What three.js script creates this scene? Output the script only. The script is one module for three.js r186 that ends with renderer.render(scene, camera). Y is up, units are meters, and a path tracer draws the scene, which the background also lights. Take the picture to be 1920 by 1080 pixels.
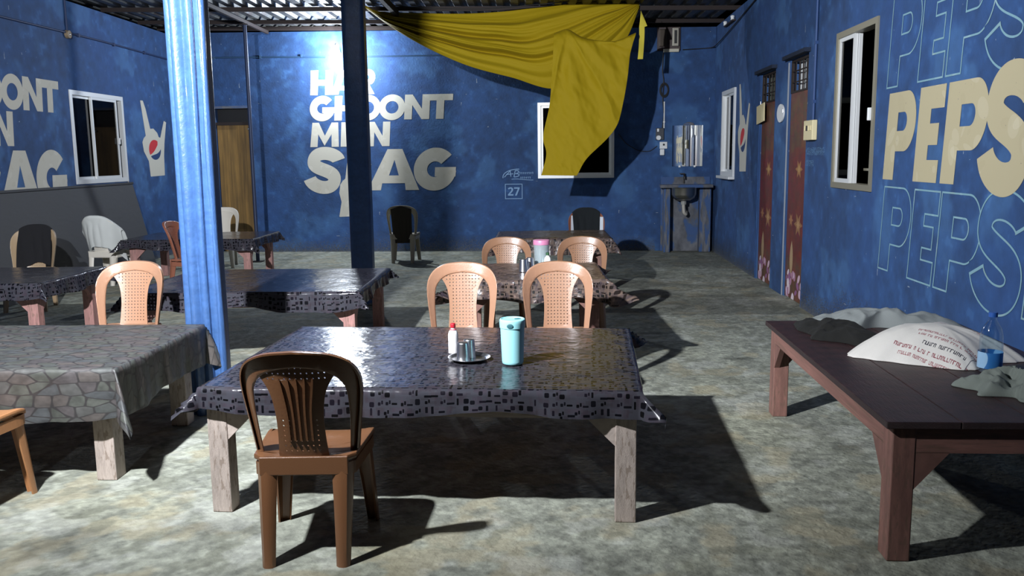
import * as THREE from 'three';
import { mergeGeometries, mergeVertices, toCreasedNormals } from 'three/addons/utils/BufferGeometryUtils.js';
import { RoundedBoxGeometry } from 'three/addons/geometries/RoundedBoxGeometry.js';
import { TessellateModifier } from 'three/addons/modifiers/TessellateModifier.js';

// ------------------------------------------------------------------ camera, sky, lamps, exposure
const scene = new THREE.Scene();
scene.background = new THREE.Color(0x000000);                       // night outside
const camera = new THREE.PerspectiveCamera(36.62, 16 / 9, 0.05, 100);
camera.matrixAutoUpdate = true;
camera.position.set(0, 1.57, 0);
camera.quaternion.setFromRotationMatrix(new THREE.Matrix4().makeBasis(
  new THREE.Vector3(0.9996, -0.0129, -0.0242), new THREE.Vector3(0.0091, 0.9886, -0.1502), new THREE.Vector3(0.0259, 0.1499, 0.9884)));
const renderer = new THREE.WebGLRenderer({ antialias: true });
renderer.toneMapping = THREE.LinearToneMapping;
renderer.toneMappingExposure = 1.0;
renderer.shadowMap.enabled = true;
const FLOOD = { at: [-2.1, 3.1, -2.15], to: [-0.9, 2.4, -14], power: 275, color: 0xf4f8ff };
const BULB = { at: [-3.15, 3.19, -14.27], power: 24, color: 0xeaf4ff };

// ------------------------------------------------------------------ helpers
let seedState = 1;
const srand = (s) => { seedState = s >>> 0; };
const rnd = () => { seedState = (seedState + 0x6d2b79f5) >>> 0; let t = seedState; t = Math.imul(t ^ (t >>> 15), t | 1); t ^= t + Math.imul(t ^ (t >>> 7), t | 61); return ((t ^ (t >>> 14)) >>> 0) / 4294967296; };
const rr = (a, b) => a + (b - a) * rnd();
const clamp = (x, a = 0, b = 1) => Math.min(b, Math.max(a, x));
const lerp = (a, b, t) => a + (b - a) * t;
const sstep = (a, b, x) => { const t = clamp((x - a) / (b - a)); return t * t * (3 - 2 * t); };
const TABLE = new Float32Array(65536); { let h = 12345; for (let i = 0; i < 65536; i++) { h = (Math.imul(h, 1664525) + 1013904223) >>> 0; let t = h ^ (h >>> 15); t = Math.imul(t, 0x2c1b3c6d); TABLE[i] = ((t ^ (t >>> 12)) >>> 0) / 4294967296; } }
const hash3 = (x, y, s) => TABLE[(x * 73 + y * 9277 + s * 30011 + ((x * y) & 1023) * 17) & 65535];
const vnoise = (x, y, s = 1, per = 0) => {
  const ix = Math.floor(x), iy = Math.floor(y), fx = x - ix, fy = y - iy, u = fx * fx * (3 - 2 * fx), v = fy * fy * (3 - 2 * fy);
  const w = (k) => (per ? ((k % per) + per) % per : k);
  const a = hash3(w(ix), w(iy), s), b = hash3(w(ix + 1), w(iy), s), c = hash3(w(ix), w(iy + 1), s), d = hash3(w(ix + 1), w(iy + 1), s);
  return a + (b - a) * u + (c - a) * v + (a - b - c + d) * u * v;
};
const fbm = (x, y, s = 1, oct = 4, per = 0) => { let f = 0, a = 0.5, n = 0; for (let i = 0; i < oct; i++) { f += a * vnoise(x, y, s + i * 17, per); n += a; a *= 0.5; x *= 2; y *= 2; per *= 2; } return f / n; };

function dataTex(N, fn, srgb = true, repeat = [1, 1], wrap = THREE.RepeatWrapping) {
  const d = new Uint8Array(N * N * 4);
  for (let j = 0; j < N; j++) for (let i = 0; i < N; i++) { const c = fn(i / N, j / N), k = (j * N + i) * 4; d[k] = clamp(c[0], 0, 255); d[k + 1] = clamp(c[1], 0, 255); d[k + 2] = clamp(c[2], 0, 255); d[k + 3] = 255; }
  const t = new THREE.DataTexture(d, N, N); t.magFilter = THREE.LinearFilter; t.minFilter = THREE.LinearMipmapLinearFilter; t.generateMipmaps = true;
  t.wrapS = t.wrapT = wrap; t.repeat.set(...repeat); if (srgb) t.colorSpace = THREE.SRGBColorSpace; t.needsUpdate = true; return t;
}
function canvasTex(w, h, draw, repeat, srgb = true) {
  const c = document.createElement('canvas'); c.width = w; c.height = h; draw(c.getContext('2d'), w, h);
  const t = new THREE.CanvasTexture(c); if (srgb) t.colorSpace = THREE.SRGBColorSpace;
  if (repeat) { t.wrapS = t.wrapT = THREE.RepeatWrapping; t.repeat.set(...repeat); } return t;
}
const counts = {};
const numbered = (n) => { const k = (counts[n] = (counts[n] ?? -1) + 1); return k ? n + '_' + String(k).padStart(3, '0') : n; };
function shade(m) { m.castShadow = true; m.receiveShadow = true; return m; }
function part(name, geo, mat, parent) { const m = shade(new THREE.Mesh(geo, mat)); m.name = name; parent.add(m); return m; }
function thing(name, label, category, [x, y, z] = [0, 0, 0], turn = 0, group) {
  const o = new THREE.Group(); o.name = numbered(name); o.position.set(x, y, z); o.rotation.y = turn; o.userData = { label, category };
  if (group) o.userData.group = group; scene.add(o); return o;
}
function single(name, geo, mat, label, category, [x, y, z] = [0, 0, 0], turn = 0, group) {
  const m = shade(new THREE.Mesh(geo, mat)); m.name = numbered(name); m.position.set(x, y, z); m.rotation.y = turn; m.userData = { label, category };
  if (group) m.userData.group = group; scene.add(m); return m;
}
function struct(name, label) { const o = new THREE.Group(); o.name = name; o.userData = { kind: 'structure' }; if (label) o.userData.label = label; scene.add(o); return o; }
function dup(root, [x, y, z], turn, label, group) {
  const r = root.clone(); r.name = numbered(root.name.replace(/_\d{3}$/, '')); r.position.set(x, y, z); r.rotation.y = turn; r.userData = { ...root.userData, label };
  if (group) r.userData.group = group; else delete r.userData.group; scene.add(r); return r;
}
const box = (w, h, d, x = 0, y = 0, z = 0, r = 0) => { const g = r ? new RoundedBoxGeometry(w, h, d, 2, r) : new THREE.BoxGeometry(w, h, d); g.translate(x, y, z); return g; };
const cyl = (r0, r1, h, x = 0, y = 0, z = 0, n = 20) => { const g = new THREE.CylinderGeometry(r0, r1, h, n); g.translate(x, y, z); return g; };
const lathe = (pts, n = 40) => new THREE.LatheGeometry(pts.map(([r, y]) => new THREE.Vector2(r, y)), n);
const tube = (pts, r, n = 24, rs = 8) => new THREE.TubeGeometry(new THREE.CatmullRomCurve3(pts.map((p) => new THREE.Vector3(...p)), false, 'catmullrom', 0.3), n, r, rs);
const merge = (gs) => mergeGeometries(gs.map((g) => { const q = g.index ? g.toNonIndexed() : g; for (const k of Object.keys(q.attributes)) if (!['position', 'normal', 'uv'].includes(k)) q.deleteAttribute(k); return q; }));
const flip = (g) => { for (const k of ['position', 'normal', 'uv']) { const a = g.attributes[k], n = a.itemSize; for (let i = 0; i + 2 < a.count; i += 3) for (let c = 0; c < n; c++) { const p = (i + 1) * n + c, q = (i + 2) * n + c, t = a.array[p]; a.array[p] = a.array[q]; a.array[q] = t; } } return g; };
function bar(a, b, w, d, up = [0, 1, 0]) {   // box bar from a to b
  const A = new THREE.Vector3(...a), B = new THREE.Vector3(...b), L = A.distanceTo(B), g = new THREE.BoxGeometry(w, d, L);
  const m = new THREE.Matrix4().lookAt(A, B, new THREE.Vector3(...up)); m.setPosition(A.clone().lerp(B, 0.5)); g.applyMatrix4(m); return g;
}
// a closed thin sheet over a grid of points; fn(u,v) -> [x,y,z] or [x,y,z,tu,tv]
function sheet(fn, nu, nv, th, us = 1, vs = 1) {
  const P = [], UV = [];
  for (let j = 0; j <= nv; j++) for (let i = 0; i <= nu; i++) { const p = fn(i / nu, j / nv); P.push(new THREE.Vector3(p[0], p[1], p[2])); UV.push(p.length > 3 ? [p[3], p[4]] : [(i / nu) * us, (j / nv) * vs]); }
  const at = (i, j) => P[clamp(j, 0, nv) * (nu + 1) + clamp(i, 0, nu)], n = (nu + 1) * (nv + 1), pos = new Float32Array(n * 6), uv = new Float32Array(n * 4), idx = [];
  const a = new THREE.Vector3(), b = new THREE.Vector3();
  for (let j = 0; j <= nv; j++) for (let i = 0; i <= nu; i++) {
    a.subVectors(at(i + 1, j), at(i - 1, j)); b.subVectors(at(i, j + 1), at(i, j - 1)); a.cross(b).normalize(); if (!(a.lengthSq() > 0.5)) a.set(0, 1, 0);
    const k = j * (nu + 1) + i, p = P[k];
    pos.set([p.x + a.x * th / 2, p.y + a.y * th / 2, p.z + a.z * th / 2], k * 3); pos.set([p.x - a.x * th / 2, p.y - a.y * th / 2, p.z - a.z * th / 2], (n + k) * 3);
    uv.set(UV[k], k * 2); uv.set(UV[k], (n + k) * 2);
    if (i < nu && j < nv) { const q = k + 1, r = k + nu + 1, s = r + 1; idx.push(k, q, s, k, s, r, n + k, n + s, n + q, n + k, n + r, n + s); }
  }
  const edge = (k, q) => idx.push(k, n + k, n + q, k, n + q, q);
  for (let i = 0; i < nu; i++) { edge(i, i + 1); edge(nv * (nu + 1) + i + 1, nv * (nu + 1) + i); }
  for (let j = 0; j < nv; j++) { edge((j + 1) * (nu + 1), j * (nu + 1)); edge(j * (nu + 1) + nu, (j + 1) * (nu + 1) + nu); }
  const g = new THREE.BufferGeometry(); g.setAttribute('position', new THREE.BufferAttribute(pos, 3)); g.setAttribute('uv', new THREE.BufferAttribute(uv, 2)); g.setIndex(idx); g.computeVertexNormals(); return g;
}
// loft of closed profiles (arrays of [x,y,z])
function loft(rings, cap = true) {
  const m = rings[0].length, pos = [], idx = [], uv = [];
  rings.forEach((r, j) => r.forEach((p, i) => { pos.push(...p); uv.push(i / m, p[1]); }));
  for (let j = 0; j < rings.length - 1; j++) for (let i = 0; i < m; i++) { const a = j * m + i, b = j * m + (i + 1) % m, c = a + m, d = b + m; idx.push(a, b, d, a, d, c); }
  if (cap) for (const j of [0, rings.length - 1]) {
    const tri = THREE.ShapeUtils.triangulateShape(rings[j].map((p) => new THREE.Vector2(p[0], p[2])), []);
    for (const t of tri) { const q = t.map((k) => j * m + k); idx.push(...q); }
  }
  let g = new THREE.BufferGeometry(); g.setAttribute('position', new THREE.Float32BufferAttribute(pos, 3)); g.setAttribute('uv', new THREE.Float32BufferAttribute(uv, 2)); g.setIndex(idx);
  g = toCreasedNormals(g.toNonIndexed(), 0.6); return g;
}
const shapeOf = (pts) => new THREE.Shape(pts.map(([x, y]) => new THREE.Vector2(x, y)));
const pathOf = (pts) => new THREE.Path(pts.map(([x, y]) => new THREE.Vector2(x, y)));
const rect = (x0, y0, x1, y1) => [[x0, y0], [x1, y0], [x1, y1], [x0, y1]];
const extrude = (shape, depth, o = {}) => new THREE.ExtrudeGeometry(shape, { depth, bevelEnabled: false, curveSegments: 16, ...o });
const std = (o) => new THREE.MeshStandardMaterial({ roughness: 0.7, metalness: 0, ...o });
const phys = (o) => new THREE.MeshPhysicalMaterial({ roughness: 0.5, metalness: 0, ...o });

// ------------------------------------------------------------------ textures and materials
const grain = dataTex(512, (u, v) => { const n = 255 * fbm(u * 32, v * 32, 5, 4, 32); return [n, n, n]; }, false);
const grainAt = (r) => { const t = grain.clone(); t.repeat.set(r, r); t.needsUpdate = true; return t; };
// blue distemper: mottled, patchy, rubbed
const wallTex = dataTex(1024, (u, v) => {
  const a = fbm(u * 5, v * 5, 11, 5, 5), b = fbm(u * 40, v * 40, 23, 3, 40), c = fbm(u * 9, v * 9, 37, 4, 9), pale = sstep(0.56, 0.72, c) * 0.5 + sstep(0.7, 0.8, b) * 0.25, dark = sstep(0.6, 0.75, a) * 0.35;
  const k = 0.86 + 0.28 * (b - 0.5) + 0.24 * (a - 0.5);
  let r = 43 * k, g = 81 * k, bl = 135 * k;
  r = lerp(r, 74, pale * 0.8); g = lerp(g, 117, pale * 0.8); bl = lerp(bl, 164, pale * 0.8);
  r = lerp(r, 34, dark); g = lerp(g, 62, dark); bl = lerp(bl, 110, dark);
  const chip = vnoise(u * 90, v * 90, 51, 90) > 0.985 ? 1 : 0; if (chip) { r = 130; g = 140; bl = 155; }
  return [r, g, bl];
}, true, [0.25, 0.25]);
const wallMat = std({ map: wallTex, roughness: 0.82, bumpMap: grainAt(1.3), bumpScale: 0.002 });
// splashed dirt at the foot of the walls: an irregular crust with its own outline
const dirtTex = canvasTex(2048, 256, (x, w, h) => {
  srand(77); x.clearRect(0, 0, w, h);
  for (let i = 0; i < 26000; i++) { const t = Math.pow(rnd(), 1.7), px = rnd() * w, py = h - t * h * 0.98 * (0.3 + 0.75 * fbm(px / 130, 3, 9, 4)), r = lerp(1.5, 0.7, t) * rr(0.6, 1.5); const s = rr(0.75, 1.15); x.fillStyle = `rgb(${78 * s | 0},${84 * s | 0},${94 * s | 0})`; x.beginPath(); x.ellipse(px, py, r * 1.5, r, rr(0, 3), 0, 7); x.fill(); }
});
const dirtMat = std({ map: dirtTex, alphaTest: 0.5, transparent: false, roughness: 0.95 });
const floorTex = dataTex(1536, (u, v) => {
  const a = fbm(u * 6, v * 6, 101, 5, 6), b = fbm(u * 28, v * 28, 131, 4, 28), c = fbm(u * 120, v * 120, 151, 3, 120) , e = fbm(u * 34, v * 34, 191, 4, 34);
  let k = 0.95 + 0.3 * (b - 0.5) + 0.55 * (c - 0.5) + 0.12 * (a - 0.5);
  let r = 141 * k, g = 144 * k, bl = 131 * k;
  const tan = sstep(0.55, 0.7, fbm(u * 22 + 7, v * 22, 171, 4, 22)) * 0.5; r = lerp(r, 160, tan); g = lerp(g, 150, tan); bl = lerp(bl, 122, tan);
  const dk = sstep(0.6, 0.72, e) * 0.4; r = lerp(r, 104, dk); g = lerp(g, 106, dk); bl = lerp(bl, 92, dk);
  const pale = sstep(0.58, 0.72, fbm(u * 24 + 3, v * 24, 211, 4, 24)) * 0.32; r = lerp(r, 200, pale); g = lerp(g, 202, pale); bl = lerp(bl, 196, pale);
  return [r, g, bl];
}, true, [1 / 4.5, 1 / 4.5]);
const floorMat = std({ map: floorTex, roughness: 0.86, vertexColors: true, bumpMap: grainAt(1.6), bumpScale: 0.006 });
const roofMat = std({ color: 0x9a9c9a, roughness: 0.5, metalness: 0.35, bumpMap: grainAt(0.8), bumpScale: 0.002, map: dataTex(512, (u, v) => { const n = fbm(u * 6, v * 24, 301, 4, 6), k = 124 + 60 * (n - 0.5), rust = sstep(0.58, 0.75, fbm(u * 10, v * 10, 331, 4, 10)) * 0.6; return [lerp(k, 70, rust), lerp(k, 50, rust), lerp(k, 40, rust)]; }, true, [0.5, 0.5]) });
const rustIron = std({ color: 0x2a211f, roughness: 0.7, metalness: 0.3 });
const woodTex = (r, g, b, contrast, s) => dataTex(512, (u, v) => { const n = fbm(u * 3, v * 48, s, 4, 3), m = fbm(u * 8, v * 8, s + 9, 4, 8), k = 1 + contrast * (n - 0.5) + 0.5 * contrast * (m - 0.5); return [r * k, g * k, b * k]; }, true, [1, 1]);
const woodTexUp = (r, g, b, contrast, s) => dataTex(512, (u, v) => { const n = fbm(u * 40, v * 3, s, 4), m = fbm(u * 8, v * 6, s + 9, 4, 8), k = 1 + contrast * (n - 0.5) + 0.7 * contrast * (m - 0.5); return [r * k, g * k, b * k]; }, true, [1, 1]);
const paintTex = (r, g, b, s) => dataTex(512, (u, v) => { const n = fbm(u * 5, v * 5, s, 5, 5), m = fbm(u * 34, v * 34, s + 9, 3, 34), w = sstep(0.6, 0.72, fbm(u * 9, v * 14, s + 21, 4)) * 0.4, k = 0.94 + 0.3 * (n - 0.5) + 0.12 * (m - 0.5); return [lerp(r * k, 96, w), lerp(g * k, 80, w), lerp(b * k, 66, w)]; }, true, [1, 1]);
const legPaint = std({ map: paintTex(176, 162, 152, 401), roughness: 0.62, bumpMap: grainAt(3), bumpScale: 0.001 });
const pinkPaint = std({ map: paintTex(160, 118, 112, 431), roughness: 0.6, bumpMap: grainAt(3), bumpScale: 0.001 });
const plankWood = std({ map: woodTex(120, 96, 76, 0.6, 461), roughness: 0.7 });
const darkWood = std({ map: woodTex(44, 26, 26, 0.8, 491), roughness: 0.48, bumpMap: grainAt(2), bumpScale: 0.0012 });
const redBrown = std({ map: paintTex(136, 98, 88, 521), roughness: 0.62 });
const alu = std({ color: 0xd4d6d6, roughness: 0.42, metalness: 0.25 });
const aluDull = std({ color: 0x85806f, roughness: 0.45, metalness: 0.3 });
const glassDark = phys({ color: 0x4a5254, roughness: 0.03, specularIntensity: 0.5, transmission: 1, thickness: 0, ior: 1.5 });
const steel = std({ color: 0xdcdde0, roughness: 0.3, metalness: 1 });
const steelDull = std({ color: 0xb0aca4, roughness: 0.3, metalness: 1 });
const cream = std({ color: 0xcfc39a, roughness: 0.6 });
const blackRubber = std({ color: 0x121214, roughness: 0.6 });
const whitePlastic = std({ color: 0xd6d8d8, roughness: 0.4 });
const concretePale = std({ color: 0x868c94, roughness: 0.9 });
const concrete = std({ map: dataTex(512, (u, v) => { const n = 96 + 70 * (fbm(u * 8, v * 8, 551, 5, 8) - 0.5), b = sstep(0.5, 0.65, fbm(u * 5, v * 5, 571, 4, 5)); return [lerp(n, 58, b), lerp(n + 2, 84, b), lerp(n + 8, 128, b)]; }), roughness: 0.85 });
// printed table plastic: small dark blocks on grey
const blockPrint = (bg, inks) => canvasTex(1024, 1024, (x, w, h) => {
  srand(5); x.fillStyle = bg; x.fillRect(0, 0, w, h);
  for (let i = 0; i < 900; i++) { const s = rr(0.8, 1.2); x.fillStyle = `rgba(${52 * s | 0},${46 * s | 0},${52 * s | 0},0.35)`; x.fillRect(rnd() * w, rnd() * h, rr(8, 60), rr(8, 60)); }
  const put = (px, py, a, b, r) => { for (const ox of [0, -w, w]) for (const oy of [0, -h, h]) { x.beginPath(); x.roundRect(px + ox, py + oy, a, b, r); x.fill(); } };
  for (let gy = 0; gy < 22; gy++) for (let gx = 0; gx < 22; gx++) { if (rnd() < 0.14) continue; const cw = w / 22, t = rnd(), px = gx * cw + rr(0, 16), py = gy * cw + rr(0, 16);
    x.fillStyle = inks[rnd() * 4 | 0];
    if (t < 0.3) put(px, py, rr(22, 36), rr(22, 34), 7); else if (t < 0.55) put(px, py, rr(10, 16), rr(26, 40), 3); else if (t < 0.8) put(px, py, rr(28, 46), rr(9, 14), 3); else { put(px, py, 16, 16, 4); put(px + 20, py + 6, 10, 18, 2); } }
}, [1 / 0.75, 1 / 0.75]);
const blockTex = blockPrint('rgb(54,54,60)', ['rgb(12,12,16)', 'rgb(16,16,20)', 'rgb(20,18,24)', 'rgb(10,10,12)']);
const wrinkle = dataTex(512, (u, v) => { const a = fbm(u * 10, v * 10, 601, 4, 10), b = 1 - Math.abs(2 * fbm(u * 7, v * 7, 631, 3, 7) - 1), n = 255 * (0.5 * a + 0.5 * b * b); return [n, n, n]; }, false, [2.2, 2.2]);
const blockCloth = phys({ map: blockTex, roughness: 0.17, specularIntensity: 0.3, bumpMap: wrinkle, bumpScale: 0.0018, side: THREE.DoubleSide });
function flagTex(pal, line, N = 512, cells = 9, s = 3) {
  srand(s); const pts = []; for (let j = 0; j < cells; j++) for (let i = 0; i < cells; i++) pts.push([(i + rr(0.12, 0.88) + (j % 2) * 0.3) / cells, (j + rr(0.15, 0.85)) / cells, rnd()]);
  return dataTex(N, (u, v) => {
    let d1 = 9, d2 = 9, id = 0; const gi = Math.floor(u * cells), gj = Math.floor(v * cells);
    for (let dj = -2; dj <= 2; dj++) for (let di = -2; di <= 2; di++) { const a = ((gi + di) % cells + cells) % cells, b = ((gj + dj) % cells + cells) % cells, p = pts[b * cells + a]; let dx = Math.abs(p[0] - u), dy = Math.abs(p[1] - v); dx = Math.min(dx, Math.abs(1 - dx)); dy = Math.min(dy, Math.abs(1 - dy)); const d = Math.hypot(dx * 0.62, dy) * cells; if (d < d1) { d2 = d1; d1 = d; id = p[2]; } else if (d < d2) d2 = d; }
    const c = pal[Math.floor(id * pal.length)], k = 0.85 + 0.4 * (fbm(u * 24, v * 24, 61, 3, 24) - 0.3), e = sstep(0.03, 0.11, d2 - d1);
    return [lerp(line[0], c[0] * k, e), lerp(line[1], c[1] * k, e), lerp(line[2], c[2] * k, e)];
  }, true, [1 / 1.0, 1.6]);
}
const stoneCloth = phys({ map: flagTex([[76, 76, 74], [69, 71, 69], [78, 73, 70], [68, 70, 71], [72, 74, 69], [73, 69, 69]], [46, 44, 44], 768, 12), roughness: 0.5, bumpMap: wrinkle, bumpScale: 0.0022, side: THREE.DoubleSide });
const brownCloth = phys({ map: blockPrint('rgb(92,78,70)', ['rgb(22,20,20)', 'rgb(30,24,22)', 'rgb(120,100,92)', 'rgb(26,26,26)']), roughness: 0.3, specularIntensity: 0.5, bumpMap: wrinkle, bumpScale: 0.005, side: THREE.DoubleSide });
const plasticGrain = grainAt(4);
const chairMat = (hex, rough = 0.36) => phys({ color: hex, roughness: rough, clearcoat: 0.25, clearcoatRoughness: 0.3, bumpMap: plasticGrain, bumpScale: 0.0004 });
const PEACH = chairMat(0x98735b), BROWN = chairMat(0x704c32, 0.32), WHITE = chairMat(0xcfc9bd, 0.5), BEIGE = chairMat(0xa39a86, 0.5), RUST = chairMat(0x84523f, 0.4), ORANGE = chairMat(0xa07049, 0.4);
const weave = dataTex(128, (u, v) => { const n = 150 + 60 * Math.sin(u * Math.PI * 32) * Math.sin(v * Math.PI * 32); return [n, n, n]; }, false, [6, 6]);
const fabric = (hex, rough = 0.95) => std({ color: hex, roughness: rough, bumpMap: weave, bumpScale: 0.0012, side: THREE.DoubleSide });

// ------------------------------------------------------------------ the room
const ROOF = (x) => 3.73 - 0.0133 * (x + 6.1);
const wallFrame = { left: { at: [-6.1, 0, 3], turn: Math.PI / 2 }, back: { at: [-6.1, 0, -14.85], turn: -Math.atan2(0.6, 9) }, right: { at: [2.9, 0, -14.25], turn: -1.6038 } };
const setAt = (o, w) => { o.position.set(...wallFrame[w].at); o.rotation.y = wallFrame[w].turn; return o; };
// floor with its large stains (damp patches, bare cement) in vertex colour over the fine map
{
  const g = new THREE.BoxGeometry(9.9, 0.15, 19, 132, 1, 250); g.translate(-1.6, -0.075, -6); const p = g.attributes.position, uv = g.attributes.uv, col = new Float32Array(p.count * 3);
  const stains = [[-1.98, -3.37, 0.17, 0.17, 0.42], [-1.35, -3.52, 0.26, 0.09, 0.3], [0.0, -3.45, 0.34, 0.1, -0.16], [0.95, -7.6, 0.25, 0.06, 0.55], [1.55, -6.6, 0.14, 0.04, 0.5], [1.75, -4.55, 0.2, 0.05, 0.4]];
  for (let i = 0; i < p.count; i++) {
    const x = p.getX(i), z = p.getZ(i); uv.setXY(i, x + 0.1 * z, z);
    let k = 0.94 + 0.14 * (fbm(x * 0.9, z * 0.9, 701, 4) - 0.5), w = sstep(0.55, 0.75, fbm(x * 1.6 + 5, z * 1.6, 731, 4)) * 0.25;
    for (const [sx, sz, a, b, s] of stains) { const d = Math.hypot((x - sx) / a, (z - sz) / b) + 0.7 * (fbm(x * 9, z * 9, 751, 3) - 0.5); k *= 1 - s * (1 - sstep(0.75, 1.05, d)); }
    const worn = sstep(0.45, 0.62, fbm(x * 0.5, z * 0.7, 771, 4) + (z < -9.5 && x > 0.8 ? 0.16 : 0)) * (z < -8.5 && x > 0.6 ? 0.4 : 0.08); k *= 1 - worn;   // trodden, blackened patch near the wash basin
    col.set([k * (1 + 0.04 * w), k, k * (1 - 0.2 * w)], i * 3);
  }
  g.setAttribute('color', new THREE.BufferAttribute(col, 3));
  const f = shade(new THREE.Mesh(g, floorMat)); f.name = 'floor'; f.userData = { kind: 'structure', label: 'worn grey-green concrete floor with damp stains' }; scene.add(f);
}
function wall(name, w, outline, holes, label) {
  const s = shapeOf(outline); for (const [a, b, c, d] of holes) s.holes.push(pathOf(rect(a, b, c, d)));
  const g = extrude(s, 0.2); g.translate(0, 0, -0.2); const o = setAt(struct(name, label), w); part('plaster', g, wallMat, o); return o;
}
const W1 = [14.55, 1.27, 16.05, 2.51], W2 = [6.19, 1.2, 7.43, 2.42], W3 = [6.28, 1.255, 7.3, 2.595], W4 = [0.8, 1.24, 1.76, 2.48];
const wallLeft = wall('wall_left', 'left', [[0, 0], [17.95, 0], [17.95, 3.66], [0, 3.66]], [W1], 'left blue wall with large white lettering and one window');
const wallBack = wall('wall_back', 'back', [[-0.1, 0], [0.73, 0], [0.73, 2.43], [1.36, 2.43], [1.36, 0], [9.25, 0], [9.25, 3.54], [-0.1, 3.67]], [W2], 'blue back wall with large white lettering');
const wallRight = wall('wall_right', 'right', [[-0.1, 0], [3.24, 0], [3.24, 2.51], [4.03, 2.51], [4.03, 0], [4.6, 0], [4.6, 2.54], [5.37, 2.54], [5.37, 0], [17.4, 0], [17.4, 3.57], [-0.1, 3.54]], [W3, W4], 'right blue wall with white brand lettering');
{ const o = struct('wall_front', 'beam and piers of the open front behind the camera'); part('plaster', (() => { const g = extrude(shapeOf([[-6.3, 0], [-5.7, 0], [-5.7, 2.9], [2.1, 2.9], [2.1, 0], [2.6, 0], [2.6, 3.58], [-6.3, 3.66]]), 0.2); g.translate(0, 0, 3); return g; })(), wallMat, o); }
const dirtStrip = (w, a, b, h, parent) => { const g = new THREE.PlaneGeometry(b - a, h); g.translate((a + b) / 2, h / 2, 0.004); const uv = g.attributes.uv; for (let i = 0; i < uv.count; i++) uv.setX(i, uv.getX(i) * Math.min(1, (b - a) / 5)); part('dried_dirt', g, dirtMat, parent); };
dirtStrip('back', 1.38, 8.1, 0.42, wallBack); dirtStrip('right', 0, 3.22, 0.42, wallRight); dirtStrip('right', 5.4, 9.6, 0.5, wallRight); dirtStrip('left', 12.5, 17.85, 0.4, wallLeft);
// roof: corrugated sheets over iron purlins and a rafter
{
  const c = struct('ceiling', 'corrugated metal roof sheets on dark purlins');
  const pitch = 0.2, prof = (x0, n) => { const top = [], bot = []; for (let i = 0; i <= n; i++) { const x = x0 + i * pitch; for (const [dx, y] of [[0, 0], [0.045, 0], [0.075, 0.036], [0.125, 0.036], [0.155, 0]]) { if (i === n && dx > 0.045) break; top.push([x + dx, y + 0.003]); bot.push([x + dx, y]); } } return [...bot, ...top.reverse()]; };
  for (let k = 0; k < 9; k++) { const g = extrude(shapeOf(prof(0, 5)), 18.4); const m = part('roof_sheet', g, roofMat, c); const x = -6.3 + k * 1.01; m.position.set(x, ROOF(x) + 0.012 + (k % 2) * 0.004, -15.1); m.rotation.z = -0.0133; }
  for (const z of [-14.62, -13.92, -12.74, -11.5, -10.3, -9.1, -7.9, -6.7, -5.5, -4.3, -3.1, -1.9, -0.7, 0.5, 1.7, 2.8]) { const g = box(9.1, 0.06, 0.045, 0, -0.03, 0); const m = part('purlin', g, rustIron, c); m.position.set(-1.6, ROOF(-1.6) + 0.006, z); m.rotation.z = -0.0133; }
  part('rafter', bar([-4.3, ROOF(-4.3) - 0.1, -14.5], [-4.3, ROOF(-4.3) - 0.1, 2.9], 0.04, 0.05), rustIron, c);
  part('rafter', bar([-1.9, ROOF(-1.9) - 0.1, -12.6], [-1.9, ROOF(-1.9) - 0.1, 2.9], 0.06, 0.09), rustIron, c);
}
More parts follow.
